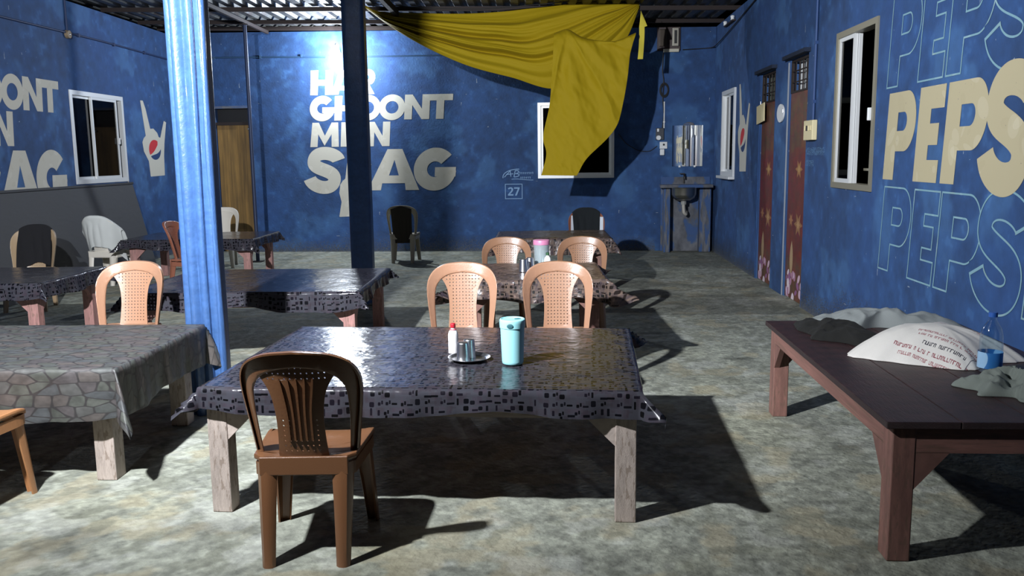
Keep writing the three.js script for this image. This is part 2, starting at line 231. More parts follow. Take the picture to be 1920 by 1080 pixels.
// ---- painted lettering: heavy slanted capitals drawn as paths
function glyph(x, ch, w, t, mode, o) {      // unit height, y up; mode 'fill' | 'line'
  const fills = [], holes = [], strokes = []; const poly = (...p) => { const q = new Path2D(); p.forEach(([a, b], i) => (i ? q.lineTo(a, b) : q.moveTo(a, b))); q.closePath(); return q; };
  const R = (a, b, c, d) => fills.push(poly([a, b], [c, b], [c, d], [a, d]));
  const bowl = (x0, y0, x1, y1) => { const q = new Path2D(), r = (y1 - y0) / 2, cx = Math.max(x0, x1 - r * 0.95); q.moveTo(x0, y0); q.lineTo(cx, y0); q.ellipse(cx, (y0 + y1) / 2, x1 - cx, r, 0, -Math.PI / 2, Math.PI / 2); q.lineTo(x0, y1); q.closePath(); return q; };
  const b = 0.235;
  if (ch === 'H') { R(0, 0, t, 1); R(w - t, 0, w, 1); R(0, 0.38, w, 0.38 + b); }
  if (ch === 'I') R(0, 0, w, 1);
  if (ch === 'T') { R(0, 1 - b - 0.02, w, 1); R(w / 2 - t / 2, 0, w / 2 + t / 2, 1); }
  if (ch === 'E') fills.push(poly([0, 0], [w * 0.96, 0], [w * 0.96, b], [t, b], [t, 0.39], [w * 0.86, 0.39], [w * 0.86, 0.39 + b * 0.95], [t, 0.39 + b * 0.95], [t, 1 - b], [w, 1 - b], [w, 1], [0, 1]));
  if (ch === 'A') { fills.push(poly([0, 0], [w / 2 - t * 0.56, 1], [w / 2 + t * 0.56, 1], [w, 0], [w - t * 1.02, 0], [w - t * 1.1, 0.17], [t * 1.1, 0.17], [t * 1.02, 0])); holes.push(poly([w / 2, 0.74], [w / 2 - 0.085 * w / 0.9, 0.36], [w / 2 + 0.085 * w / 0.9, 0.36])); }
  if (ch === 'N') fills.push(poly([0, 0], [0, 1], [t, 1], [w - t, 0.42], [w - t, 1], [w, 1], [w, 0], [w - t, 0], [t, 0.58], [t, 0]));
  if (ch === 'M') fills.push(poly([0, 0], [0.06, 1], [t + 0.03, 1], [w / 2, 0.46], [w - t - 0.03, 1], [w - 0.06, 1], [w, 0], [w - t, 0], [w - t - 0.02, 0.52], [w / 2, 0.05], [t + 0.02, 0.52], [t, 0]));
  if (ch === 'R' || ch === 'P') {
    const y0 = ch === 'R' ? 0.36 : 0.33, q = new Path2D(), r = (1 - y0) / 2, cx = w - r * 0.85; q.moveTo(0, 0); q.lineTo(t, 0); 
    if (ch === 'R') { q.lineTo(t, y0 - 0.02); q.lineTo(w - t * 1.25, 0); q.lineTo(w, 0); q.lineTo(w * 0.74, y0 + 0.03); } else { q.lineTo(t, y0); q.lineTo(cx, y0); }
    if (ch === 'R') q.ellipse(cx, (1 + y0) / 2, w - cx, r, 0, -Math.PI / 3, Math.PI / 2); else q.ellipse(cx, (1 + y0) / 2, w - cx, r, 0, -Math.PI / 2, Math.PI / 2);
    q.lineTo(0, 1); q.closePath(); fills.push(q); const m = (1 + y0) / 2; holes.push(bowl(t, m - 0.105, w - t * 0.78, m + 0.105));
  }
  if (ch === 'O') { const q = new Path2D(); q.ellipse(w / 2, 0.5, w / 2, 0.52, 0, 0, 7); fills.push(q); const h = new Path2D(); h.ellipse(w / 2, 0.5, w / 2 - t * 0.88, 0.25, 0, 0, 7); holes.push(h); }
  if (ch === 'G') { const q = new Path2D(); q.ellipse(w / 2, 0.5, w / 2 - t / 2 + 0.01, 0.52 - t / 2, 0, 0.72, 2 * Math.PI - 0.08); strokes.push([q, t]); fills.push(poly([w * 0.5, 0.32], [w * 1.0, 0.32], [w * 1.0, 0.55], [w * 0.5, 0.55])); }
  if (ch === 'S') { const q = new Path2D(), h = t / 2; q.moveTo(w - h * 0.45, 0.76 - h * 0.1); q.bezierCurveTo(w * 0.84, 0.93, h * 1.0, 1.03, h * 1.0, 0.71); q.bezierCurveTo(h * 1.0, 0.5, w - h, 0.53, w - h, 0.28); q.bezierCurveTo(w - h, -0.02, w * 0.2, 0.05, h * 0.45, 0.29 + h * 0.1); strokes.push([q, t * 0.96]); }
  x.lineJoin = 'miter'; x.lineCap = 'butt';
  if (mode === 'fill') { fills.forEach((f) => x.fill(f)); strokes.forEach(([q, lw]) => { x.lineWidth = lw; x.stroke(q); }); x.globalCompositeOperation = 'destination-out'; holes.forEach((h) => x.fill(h)); x.globalCompositeOperation = 'source-over'; return; }
  fills.forEach((f) => { x.lineWidth = 2 * o; x.stroke(f); }); strokes.forEach(([q, lw]) => { x.lineWidth = lw + 2 * o; x.lineCap = 'square'; x.save(); x.lineCap = 'butt'; x.stroke(q); x.restore(); });
  x.globalCompositeOperation = 'destination-out'; fills.forEach((f) => x.fill(f)); strokes.forEach(([q, lw]) => { x.lineWidth = lw; x.stroke(q); }); x.globalCompositeOperation = 'source-over';
  if (strokes.length && ch === 'S') { /* close the two ends of the outlined S */ x.lineWidth = 1.6 * o; const h = t / 2; for (const [ax, ay, bx, by] of [[w - h * 0.45, 0.76 - h * 0.1, w * 0.84, 0.93], [h * 0.45, 0.29 + h * 0.1, w * 0.2, 0.05]]) { const l = Math.hypot(bx - ax, by - ay), dx = -(by - ay) / l, dy = (bx - ax) / l; x.beginPath(); x.moveTo(ax - dx * h, ay - dy * h); x.lineTo(ax + dx * h, ay + dy * h); x.stroke(); } }
  holes.forEach((h) => { x.lineWidth = o; x.stroke(h); });
}
function word(x, ppm, H, text, spans, base, h, slant, t, mode = 'fill', o = 0, U0 = 0, Y0 = 0) {
  [...text].forEach((ch, i) => { if (!spans[i]) return; const [a, b] = spans[i], w = (b - a) / h; x.save(); x.setTransform(ppm * h, 0, slant * ppm * h, -ppm * h, (a - U0) * ppm, (H - (base - Y0)) * ppm); glyph(x, ch, w, ch === 'I' ? w : t, mode, o); x.restore(); });
}
const handPts = [[797, 568], [808, 568], [818, 610], [835, 725], [852, 722], [870, 745], [876, 768], [886, 775], [912, 672], [922, 678], [905, 800], [898, 880], [895, 990], [822, 993], [818, 905], [797, 850], [793, 800], [800, 780], [812, 764]];
function hand(x, ppm, H, a, b, y0, y1, U0 = 0, Y0 = 0, shear = 0, badge = true) {
  const X = (p, q = 842) => ((a + (p - 793) / 129 * (b - a) + shear * (q - 568) / 425) - U0) * ppm, Y = (p) => (H - (y1 - (p - 568) / 425 * (y1 - y0) - Y0)) * ppm;
  x.fillStyle = '#b5b2a6'; x.beginPath(); handPts.forEach(([p, q], i) => (i ? x.lineTo(X(p, q), Y(q)) : x.moveTo(X(p, q), Y(q)))); x.closePath(); x.lineJoin = 'round'; x.strokeStyle = '#b5b2a6'; x.lineWidth = 0.02 * ppm; x.stroke(); x.fill();
  if (!badge) return;
  const cx = X(853), cy = Y(842), rx = Math.abs(X(884) - cx), ry = Math.abs(Y(900) - cy);      // round badge on the palm: red above, blue below, white wave
  x.save(); x.beginPath(); x.ellipse(cx, cy, rx, ry, 0, 0, 7); x.clip();
  x.fillStyle = '#b02a30'; x.beginPath(); x.ellipse(cx - rx * 0.35, cy - ry * 0.35, rx * 0.95, ry * 0.75, -0.5, 0, 7); x.fill();
  x.fillStyle = '#b5b2a6'; x.beginPath(); x.moveTo(cx + rx, cy - ry); x.bezierCurveTo(cx + rx * 0.1, cy - ry * 0.2, cx + rx * 0.1, cy + ry * 0.2, cx - rx, cy + ry * 0.55); x.lineTo(cx - rx, cy + ry); x.lineTo(cx + rx, cy + ry); x.fill();
  x.fillStyle = '#1d3560'; x.beginPath(); x.moveTo(cx + rx, cy - ry * 0.1); x.bezierCurveTo(cx + rx * 0.4, cy + ry * 0.6, cx - rx * 0.2, cy + ry * 0.35, cx - rx * 0.9, cy + ry * 0.72); x.lineTo(cx, cy + ry * 1.1); x.lineTo(cx + rx, cy + ry); x.fill();
  x.restore();
}
const muralMat = (tex) => std({ map: tex, alphaTest: 0.5, roughness: 0.8 });
function mural(parent, name, x0, y0, w, h, tex) { const g = new THREE.PlaneGeometry(w, h); g.translate(x0 + w / 2, y0 + h / 2, 0.0025); return part(name, g, muralMat(tex), parent); }
const wear = (x, w, h, s, n) => { srand(s); x.globalCompositeOperation = 'source-atop'; for (let i = 0; i < n; i++) { const k = rnd(); x.fillStyle = k < 0.5 ? 'rgba(150,140,110,0.10)' : 'rgba(240,240,235,0.10)'; x.beginPath(); x.ellipse(rnd() * w, rnd() * h, rr(4, 60), rr(4, 40), rnd() * 3, 0, 7); x.fill(); } x.globalCompositeOperation = 'destination-out'; for (let i = 0; i < n; i++) { x.fillStyle = 'rgba(0,0,0,1)'; x.beginPath(); x.ellipse(rnd() * w, rnd() * h, rr(0.5, 2), rr(0.5, 2), 0, 0, 7); x.fill(); } x.globalCompositeOperation = 'source-over'; };
const slogan = (U) => (x, w, h) => {
  const ppm = w / 2.75, H = h / ppm; x.clearRect(0, 0, w, h); x.fillStyle = x.strokeStyle = '#b5b2a6'; const go = (t, sp, b, hh, th) => word(x, ppm, H, t, sp, b, hh, 0.075, th, 'fill', 0, U, 0.5);
  go('HAR', [[2.41, 2.79], [2.76, 3.18], [3.14, 3.5]], 2.61, 0.4, 0.32);
  go('GHOONT', [[2.38, 2.8], [2.8, 3.16], [3.15, 3.58], [3.55, 3.99], [3.98, 4.4], [4.37, 4.78]], 2.19, 0.4, 0.32);
  go('MEIN', [[2.37, 2.86], [2.89, 3.15], [3.18, 3.31], [3.33, 3.72]], 1.76, 0.4, 0.31);
  go('S AG', [[2.27, 2.86], null, [3.32, 4.2], [4.1, 4.8]], 1.03, 0.68, 0.33);
  hand(x, ppm, H, 3.03, 3.47, 0.6, 1.76, U, 0.5, -0.3, U > 9); wear(x, w, h, 31, 260);
};
mural(wallBack, 'painted_lettering', 2.2, 0.5, 2.75, 2.6, canvasTex(2048, 1936, slogan(2.2)));
mural(wallLeft, 'painted_lettering', 17.85 - 3.53 - 2.62, 0.5, 2.75, 2.6, canvasTex(2048, 1936, slogan(2.2)));
const handTex = canvasTex(512, 640, (x, w, h) => { const ppm = w / 1.0; hand(x, ppm, h / ppm, 0.04, 0.96, 0.04, 1.2); });
mural(wallLeft, 'painted_hand', 16.6, 1.29, 1.0, 1.25, handTex);
mural(wallRight, 'painted_hand', 1.93, 1.29, 0.78, 1.25, handTex);
mural(wallRight, 'painted_lettering', 7.4, 0.6, 3.2, 2.75, canvasTex(2048, 1760, (x, w, h) => {
  const ppm = w / 3.2, H = h / ppm; x.clearRect(0, 0, w, h); const sp = [[7.53, 8.06], [8.1, 8.5], [8.54, 9.09], [9.06, 9.6], [9.66, 9.86]];
  const sS = (b, hh, mode, th, o) => { word(x, ppm, H, 'PEP', sp, b, hh, 0.1, th, mode, o, 7.4, 0.6); word(x, ppm, H, '   S', sp, b - 0.01, hh + 0.03, 0.1, mode === 'line' ? 0.25 : 0.3, mode, o, 7.4, 0.6); word(x, ppm, H, '    I', sp, b, hh, 0.1, th, mode, o, 7.4, 0.6); };
  x.fillStyle = x.strokeStyle = '#7499a6'; sS(2.04, 0.63, 'line', 0.31, 0.019); sS(0.69, 0.61, 'line', 0.31, 0.019);
  x.fillStyle = x.strokeStyle = '#aca283'; sS(1.36, 0.63, 'fill', 0.32, 0); wear(x, w, h, 41, 320);
}));
mural(wallBack, 'painted_sign', 5.55, 0.84, 0.6, 0.56, canvasTex(600, 560, (x) => {
  x.strokeStyle = x.fillStyle = '#7e9fc4'; x.lineWidth = 12; x.strokeRect(95, 290, 278, 238); x.font = 'bold 190px sans-serif'; x.textAlign = 'center'; x.fillText('27', 234, 478);
  x.lineWidth = 13; x.beginPath(); x.moveTo(60, 190); x.bezierCurveTo(40, 90, 200, 40, 330, 45); x.moveTo(80, 175); x.lineTo(180, 70); x.lineTo(190, 165); x.moveTo(110, 130); x.lineTo(230, 120); x.moveTo(240, 170); x.lineTo(262, 70); x.bezierCurveTo(350, 60, 330, 115, 260, 118); x.bezierCurveTo(360, 115, 340, 175, 240, 170); x.stroke();
  srand(4); x.lineWidth = 8; for (const [ly, a, b] of [[112, 330, 560], [188, 345, 520]]) for (let px = a; px < b; px += 30) { x.beginPath(); x.moveTo(px, ly - rr(0, 10)); x.quadraticCurveTo(px + 24, ly - 30, px + 10, ly + 16); x.stroke(); } x.lineWidth = 9; x.beginPath(); x.moveTo(200, 210); x.bezierCurveTo(320, 190, 420, 230, 560, 225); x.stroke();
}));
mural(wallRight, 'rubbed_stencil', 5.4, 1.4, 0.62, 0.24, canvasTex(512, 200, (x, w, h) => { srand(9); x.fillStyle = '#5f86ad'; for (let i = 0; i < 900; i++) { const px = rnd() * w; x.fillRect(px, 20 + rnd() * 60, rr(1, 7), rr(1, 5)); if (px < w * 0.45) x.fillRect(px, 120 + rnd() * 50, rr(1, 6), rr(1, 4)); } }));

// ---- windows
const frameGeo = (x0, y0, x1, y1, b, d, z) => { const s = shapeOf(rect(x0, y0, x1, y1)); s.holes.push(pathOf(rect(x0 + b, y0 + b, x1 - b, y1 - b))); const g = extrude(s, d); g.translate(0, 0, z); return g; };
function windowIn(n, w, [x0, y0, x1, y1], fr, split, sashes, label) {
  const o = setAt(struct('window_' + n, label), w);
  part('window_frame', frameGeo(x0, y0, x1, y1, fr.b, fr.d, fr.z), fr.mat, o);
  for (const [a, b, z] of sashes) { const s = part('sash', frameGeo(x0 + a, y0 + fr.b, x0 + b, y1 - fr.b, 0.035, 0.028, z), fr.sash ?? fr.mat, o); part('pane', box(b - a - 0.07, y1 - y0 - 2 * fr.b - 0.07, 0.005, x0 + (a + b) / 2, (y0 + y1) / 2, z + 0.014), glassDark, s); }
  return o;
}
const w1 = windowIn(1, 'left', W1, { b: 0.06, d: 0.09, z: -0.075, mat: alu }, 0.5, [[0.06, 0.62, -0.05], [0.56, 1.3, -0.02]], 'sliding window with white frame on the left wall');
part('latch', box(0.025, 0.09, 0.03, W1[0] + 1.275, 1.86, 0.02, 0.006), whitePlastic, w1);
windowIn(2, 'back', W2, { b: 0.05, d: 0.08, z: -0.06, mat: alu }, 0.5, [[0.05, 0.64, -0.055], [0.6, 1.19, -0.03]], 'white framed window behind the yellow cloth');
const w3 = windowIn(3, 'right', W3, { b: 0.05, d: 0.1, z: -0.085, mat: aluDull, sash: alu }, 0.5, [[0.05, 0.47, -0.06], [0.05, 0.45, -0.028]], 'half open sliding window on the right wall');
part('latch', box(0.03, 0.1, 0.03, W3[2] - 0.075, 1.86, 0.02, 0.006), whitePlastic, w3); part('window_bar', box(0.5, 0.02, 0.02, W3[0] + 0.73, 1.42, -0.12), aluDull, w3);
const w4 = windowIn(4, 'right', W4, { b: 0.06, d: 0.1, z: -0.07, mat: alu }, 0.5, [[0.06, 0.5, -0.05], [0.46, 0.9, -0.02]], 'far window on the right wall beside the mirror');
part('window_sill', box(1.0, 0.04, 0.09, (W4[0] + W4[2]) / 2, W4[1] - 0.02, 0.045, 0.006), alu, w4);

// ---- doors
{
  const d = setAt(struct('door_1', 'yellow brown wooden door in the back wall'), 'back');
  part('door_leaf', box(0.6, 2.14, 0.04, 1.045, 1.075, -0.09), std({ map: woodTexUp(120, 92, 46, 0.55, 801), roughness: 0.55 }), d);
  part('transom', box(0.62, 0.05, 0.1, 1.045, 2.17, -0.09), rustIron, d); part('lintel', box(0.7, 0.04, 0.08, 1.045, 2.44, -0.03), concrete, d); part('ventilator_board', box(0.62, 0.24, 0.02, 1.045, 2.31, -0.15), blackRubber, d);
  part('door_knob', (() => { const g = new THREE.SphereGeometry(0.02, 12, 8); g.translate(1.3, 2.08, -0.05); return g; })(), steel, d);
}
const doorTex = canvasTex(256, 700, (x, w, h) => {
  srand(19); x.fillStyle = '#5c3128'; x.fillRect(0, 0, w, h);
  for (let i = 0; i < 700; i++) { const py = rnd() * h, red = py > h * 0.25 && py < h * 0.78; x.fillStyle = red ? `rgba(${rr(84, 124) | 0},${rr(30, 56) | 0},${rr(26, 46) | 0},0.35)` : `rgba(${rr(70, 120) | 0},${rr(50, 80) | 0},${rr(36, 56) | 0},0.4)`; x.fillRect(rnd() * w, py, rr(6, 50), rr(6, 50)); }
  const star = (cx, cy, a, b, c) => { x.fillStyle = c; x.beginPath(); for (let k = 0; k < 12; k++) { const r = k % 2 ? 0.45 : 1, t = k / 12 * Math.PI * 2; x.lineTo(cx + Math.cos(t) * a * r, cy + Math.sin(t) * b * r); } x.closePath(); x.fill(); };
  star(150, 255, 52, 34, '#94693c'); star(150, 255, 26, 16, '#a88450'); star(60, 430, 34, 26, '#9a6a44'); star(165, 440, 60, 44, '#8c6440'); star(165, 440, 26, 20, '#a98358');
  x.fillStyle = '#a58a68'; x.beginPath(); x.moveTo(84, 500); x.quadraticCurveTo(128, 560, 84, 630); x.quadraticCurveTo(36, 560, 84, 500); x.fill();
  for (let i = 0; i < 26; i++) { x.fillStyle = ['#c9aab8', '#a87a92', '#d8c8d0', '#8a5a80'][i % 4]; x.beginPath(); x.ellipse(rr(20, 236), rr(610, 700), rr(8, 22), rr(8, 18), rnd() * 3, 0, 7); x.fill(); }
});
function printedDoor(n, a, b, top, label, cloth) {
  const d = setAt(struct('door_' + n, label), 'right'), c = (a + b) / 2, w = b - a;
  part('door_leaf', box(w - 0.06, top - 0.36, 0.035, c, (top - 0.36) / 2 + 0.01, -0.045), std({ map: doorTex, roughness: 0.5 }), d);
  const jamb = std({ map: wallTex, roughness: 0.8 }); part('door_jamb', box(0.03, top, 0.1, a + 0.015, top / 2, -0.06), jamb, d); part('door_jamb', box(0.03, top, 0.1, b - 0.015, top / 2, -0.06), jamb, d); if (n === 3) part('chipped_edge', loft(Array.from({ length: 60 }, (_, j) => { const y = j / 59 * (top - 0.02), r = 0.006 + 0.012 * vnoise(y * 9, n, 5); return [[a - r, y, 0.003], [a + 0.004, y, 0.003], [a + 0.004, y, -0.02], [a - 0.001, y, -0.02]]; })), concretePale, d);
  part('lintel', box(w + 0.12, 0.04, 0.06, c, top + 0.025, 0.03), std({ map: wallTex, roughness: 0.8, color: 0x777777 }), d);
  const gr = part('ventilator_frame', frameGeo(a + 0.035, top - 0.35, b - 0.035, top - 0.01, 0.02, 0.03, -0.05), rustIron, d);
  for (let i = 1; i < 5; i++) part('bar', box(0.012, 0.33, 0.012, lerp(a + 0.035, b - 0.035, i / 5), top - 0.18, -0.035), rustIron, gr);
  for (let i = 1; i < 3; i++) part('bar', box(w - 0.08, 0.012, 0.012, c, top - 0.35 + i * 0.113, -0.035), rustIron, gr);
  part('ventilator_cloth', sheet((u, v) => [lerp(a + 0.04, b - 0.04, u), lerp(top - 0.36, top - 0.01, v), -0.12 + 0.012 * Math.sin(u * 22)], 30, 4, 0.003), cloth, d);
}
printedDoor(2, 3.24, 4.03, 2.51, 'farther red printed door on the right wall', fabric(0x6d756a));
printedDoor(3, 4.6, 5.37, 2.54, 'nearer red printed door on the right wall', fabric(0xc4c6c4));

// ---- columns
function columnShape(w, d, lobes, seed, h) {
  const rings = []; for (let j = 0; j <= 48; j++) { const y = j / 48 * h, r = []; for (let i = 0; i < 96; i++) { const th = i / 96 * Math.PI * 2, c = Math.cos(th), s = Math.sin(th), k = 1 / Math.pow(Math.pow(Math.abs(c), 5) + Math.pow(Math.abs(s), 5), 0.2); let q = 1; for (const [t0, wd, am] of lobes) { let dt = th - t0 + 0.05 * Math.sin(y * 2.1 + t0 * 3); dt = Math.atan2(Math.sin(dt), Math.cos(dt)); q += am * Math.exp(-(dt * dt) / (wd * wd)); } q += seed ? 0.02 * (fbm(th * 3, y * 2.2, seed, 3) - 0.5) : 0; r.push([c * k * w / 2 * q, y, s * k * d / 2 * q]); } rings.push(r); }
  return loft(rings);
}
const columnMat = std({ map: dataTex(512, (u, v) => { const n = fbm(u * 10, v * 24, 851, 4, 10), m = fbm(u * 40, v * 40, 871, 3, 40), k = 0.92 + 0.14 * (m - 0.5) + 0.12 * (n - 0.5); return [60 * k, 92 * k, 140 * k]; }), roughness: 0.34, bumpMap: grainAt(2), bumpScale: 0.0012 });
{
  const c1 = thing('column', 'thick pale blue fluted column standing behind the left table, brightly lit', 'column', [-2.035, 0, -5.275]);
  part('shaft', columnShape(0.215, 0.2, [[0.95, 0.09, -0.22], [1.28, 0.13, 0.09], [1.62, 0.1, -0.15], [1.95, 0.15, 0.1], [2.3, 0.11, -0.15], [2.62, 0.14, 0.07], [0.7, 0.14, 0.05], [2.98, 0.1, -0.12], [4.2, 0.2, -0.1], [5.0, 0.2, -0.1]], 881, 3.66), columnMat, c1);
  part('edge_strip', loft(Array.from({ length: 20 }, (_, j) => { const y = j / 19 * 3.64, r = 0.024 + 0.004 * Math.sin(y * 5); return Array.from({ length: 10 }, (_, i) => [0.106 + 0.004 * Math.sin(y * 3) + r * 0.85 * Math.cos(i / 10 * 6.2832), y, 0.07 + r * Math.sin(i / 10 * 6.2832)]); })), columnMat, c1);
  const c2 = thing('column', 'square blue column in deep shadow in front of the white lettering on the back wall', 'column', [-1.85, 0, -9.3]);
  part('shaft', columnShape(0.235, 0.2, [], 0, 3.64), columnMat, c2);
  part('plinth', box(0.34, 0.16, 0.3, 0, 0.08, 0, 0.02), concrete, c2);
  const p = thing('roof_pole', 'thin dark iron pole rising to the roof beside the brown back door', 'pole', [-4.28, 0, -13.3]);
  part('pole', cyl(0.028, 0.028, 3.55, 0, 1.775, 0, 16), std({ color: 0x2a3550, roughness: 0.5, metalness: 0.3 }), p); part('base_plate', box(0.16, 0.012, 0.16, 0, 0.006, 0), rustIron, p); part('top_plate', box(0.12, 0.012, 0.1, 0, 3.556, 0), rustIron, p);
}

// ------------------------------------------------------------------ lamps
{
  const f = thing('flood_lamp', 'flat white floodlight hanging from the roof outside the left edge', 'lamp', FLOOD.at);
  const dir = new THREE.Vector3(...FLOOD.to).sub(new THREE.Vector3(...FLOOD.at)), yaw = Math.atan2(dir.x, dir.z), q = new THREE.Group();
  const body = part('housing', box(0.22, 0.18, 0.05, 0, 0, -0.06, 0.01), std({ color: 0x2c2d30, roughness: 0.5, metalness: 0.4 }), f); body.rotation.y = yaw;
  const face = part('diffuser', box(0.19, 0.15, 0.006, 0, 0, -0.032), std({ color: 0xffffff, emissive: 0xf4f8ff, emissiveIntensity: 6 }), f); face.rotation.y = yaw;
  part('bracket', merge([cyl(0.012, 0.012, 0.5, 0, 0.32, 0.06, 10), box(0.26, 0.02, 0.02, 0, 0.09, 0.06)]), rustIron, f);
  const L = new THREE.SpotLight(FLOOD.color, FLOOD.power, 0, 1.5, 1, 2); L.name = 'flood_light'; L.position.set(...FLOOD.at); L.target.position.set(...FLOOD.to); L.castShadow = true; L.shadow.radius = 3; L.shadow.mapSize.set(2048, 2048); scene.add(L, L.target);
  const b = thing('wall_bulb', 'glowing white bulb on the back wall beside the dark column', 'lamp', BULB.at);
  part('bulb', (() => { const g = new THREE.SphereGeometry(0.07, 24, 16); g.scale(1, 1.1, 1); return g; })(), std({ color: 0xffffff, emissive: 0xf0f8ff, emissiveIntensity: 14 }), b);
  part('holder', cyl(0.03, 0.03, 0.1, 0, 0.12, 0, 16), whitePlastic, b); part('arm', tube([[0, 0.17, 0], [0, 0.2, -0.05], [0, 0.1, -0.3], [0, 0.06, -0.38]], 0.011), whitePlastic, b);
  const P = new THREE.PointLight(BULB.color, BULB.power, 0, 2); P.name = 'bulb_light'; P.position.set(...BULB.at); P.castShadow = true; P.shadow.radius = 3; P.shadow.mapSize.set(1024, 1024); scene.add(P);
}

// ------------------------------------------------------------------ chairs
const backZ = (x, y) => -0.185 - 0.2 * (Math.max(y, 0.36) - 0.42) + lerp(0.15, 0.075, clamp((y - 0.42) / 0.42)) * Math.pow(Math.min(1.1, Math.abs(x) / 0.232), 2.7);
const bend = (g, creases = 0.5) => {
  g = new TessellateModifier(0.03, 6).modify(g.index ? g.toNonIndexed() : g); const p = g.attributes.position;
  for (let i = 0; i < p.count; i++) { const x = p.getX(i), y = p.getY(i), z = p.getZ(i); p.setXYZ(i, x, y, z + backZ(x, y)); }
  g.deleteAttribute('normal'); g.computeVertexNormals(); return toCreasedNormals(g, creases);
};
function smoothPts(pts, n) { return new THREE.SplineCurve(pts.map(([x, y]) => new THREE.Vector2(x, y))).getPoints(n).map((p) => [p.x, p.y]); }
const frameGeoChair = (() => {
  const o = smoothPts([[0.2, 0.41], [0.213, 0.52], [0.226, 0.62], [0.233, 0.71], [0.222, 0.775], [0.185, 0.825], [0.11, 0.858], [0, 0.868]], 28), i = smoothPts([[0, 0.8], [0.08, 0.79], [0.135, 0.765], [0.165, 0.73], [0.178, 0.69], [0.181, 0.61], [0.177, 0.52], [0.168, 0.41]], 26);
  const half = [...o], L = o.slice(0, -1).reverse().map(([x, y]) => [-x, y]), iL = i.slice(1).reverse().map(([x, y]) => [-x, y]);
  const g = extrude(shapeOf([...half, ...L, ...iL, ...i]), 0.004, { bevelEnabled: true, bevelThickness: 0.007, bevelSize: 0.008, bevelOffset: -0.008, bevelSegments: 3 }); g.translate(0, 0, -0.002);
  const ol = [...half, ...L], inn = ol.map((p, k) => { const a = ol[Math.max(0, k - 1)], b = ol[Math.min(ol.length - 1, k + 1)], l = Math.hypot(b[0] - a[0], b[1] - a[1]); return [p[0] - (b[1] - a[1]) / l * 0.007, p[1] + (b[0] - a[0]) / l * 0.007]; }); const rim = extrude(shapeOf([...ol, ...inn.reverse()]), 0.024); rim.translate(0, 0, -0.026); return bend(merge([g, rim]), 0.7);
})();
function splatGeo(kind) {
  const e = smoothPts([[0.1, 0.4], [0.092, 0.5], [0.091, 0.6], [0.104, 0.69], [0.132, 0.75], [0.165, 0.79]], 24), top = [[0.14, 0.81], [0.07, 0.825], [0, 0.83], [-0.07, 0.825], [-0.14, 0.81]];
  const s = shapeOf([...e, ...top, ...e.slice().reverse().map(([x, y]) => [-x, y])]), hw = (y) => { for (let k = 1; k < e.length; k++) if (e[k][1] >= y) return lerp(e[k - 1][0], e[k][0], (y - e[k - 1][1]) / (e[k][1] - e[k - 1][1])); return 0.16; };
  const q = kind === 'ribbed' ? 0.0038 : 0.0048;
  for (let y = 0.455; y < 0.8; y += 0.0215) { if (kind === 'ribbed' && y > 0.6 && y < 0.745) continue; const w = hw(y) - 0.022, n = Math.floor(w / 0.0215); for (let i = -n; i <= n; i++) { if (Math.abs(i * 0.0215) > w) continue; const x = i * 0.0215 + (n === 3 ? 0 : 0); s.holes.push(pathOf([[x - q, y], [x, y - q], [x + q, y], [x, y + q]])); } }
  const g = extrude(s, 0.004); g.translate(0, 0, -0.002); return bend(g, 0.4);
}
const SPLAT = { woven: splatGeo('woven'), ribbed: splatGeo('ribbed') };
const ribGeos = [-2, -1, 0, 1, 2].map((k) => { const g = extrude(shapeOf(smoothPts([[k * 0.022 - 0.004, 0.5], [k * 0.023 - 0.004, 0.62], [k * 0.031 - 0.004, 0.745], [k * 0.031 + 0.004, 0.745], [k * 0.023 + 0.004, 0.62], [k * 0.022 + 0.004, 0.5]], 20)), 0.007); g.translate(0, 0, -0.01); return bend(g, 0.4); });
const seatOutline = (() => { const pts = [[0.2, -0.16], [0.212, 0.0], [0.222, 0.15], [0.205, 0.205], [0.14, 0.228], [0, 0.236]]; const r = smoothPts(pts, 20); return [...r, ...r.slice(0, -1).reverse().map(([x, z]) => [-x, z]), [-0.165, -0.188], [0.165, -0.188]]; })();
const seatGeo = (() => { let g = extrude(shapeOf(seatOutline), 0.012, { bevelEnabled: true, bevelThickness: 0.006, bevelSize: 0.006, bevelOffset: -0.006, bevelSegments: 2 }); g.rotateX(Math.PI / 2); g = new TessellateModifier(0.04, 5).modify(g.index ? g.toNonIndexed() : g); const p = g.attributes.position; for (let i = 0; i < p.count; i++) { const x = p.getX(i), z = p.getZ(i); p.setY(i, p.getY(i) + 0.425 - 0.014 * Math.exp(-(x * x + z * z) / 0.022) - 0.03 * sstep(0.13, 0.25, z) + 0.008 * sstep(0.12, 0.22, Math.abs(x))); } g.deleteAttribute('normal'); g.computeVertexNormals(); return toCreasedNormals(g, 0.6); })();
const skirtGeo = (() => { const s = shapeOf(seatOutline.map(([x, z]) => [x * 0.975, z * 0.975])); s.holes.push(pathOf(seatOutline.map(([x, z]) => [x * 0.94, z * 0.94]))); const g = extrude(s, 0.05); g.rotateX(Math.PI / 2); g.translate(0, 0.402, 0); return merge([g, box(0.345, 0.075, 0.014, 0, 0.395, -0.192, 0.005)]); })();
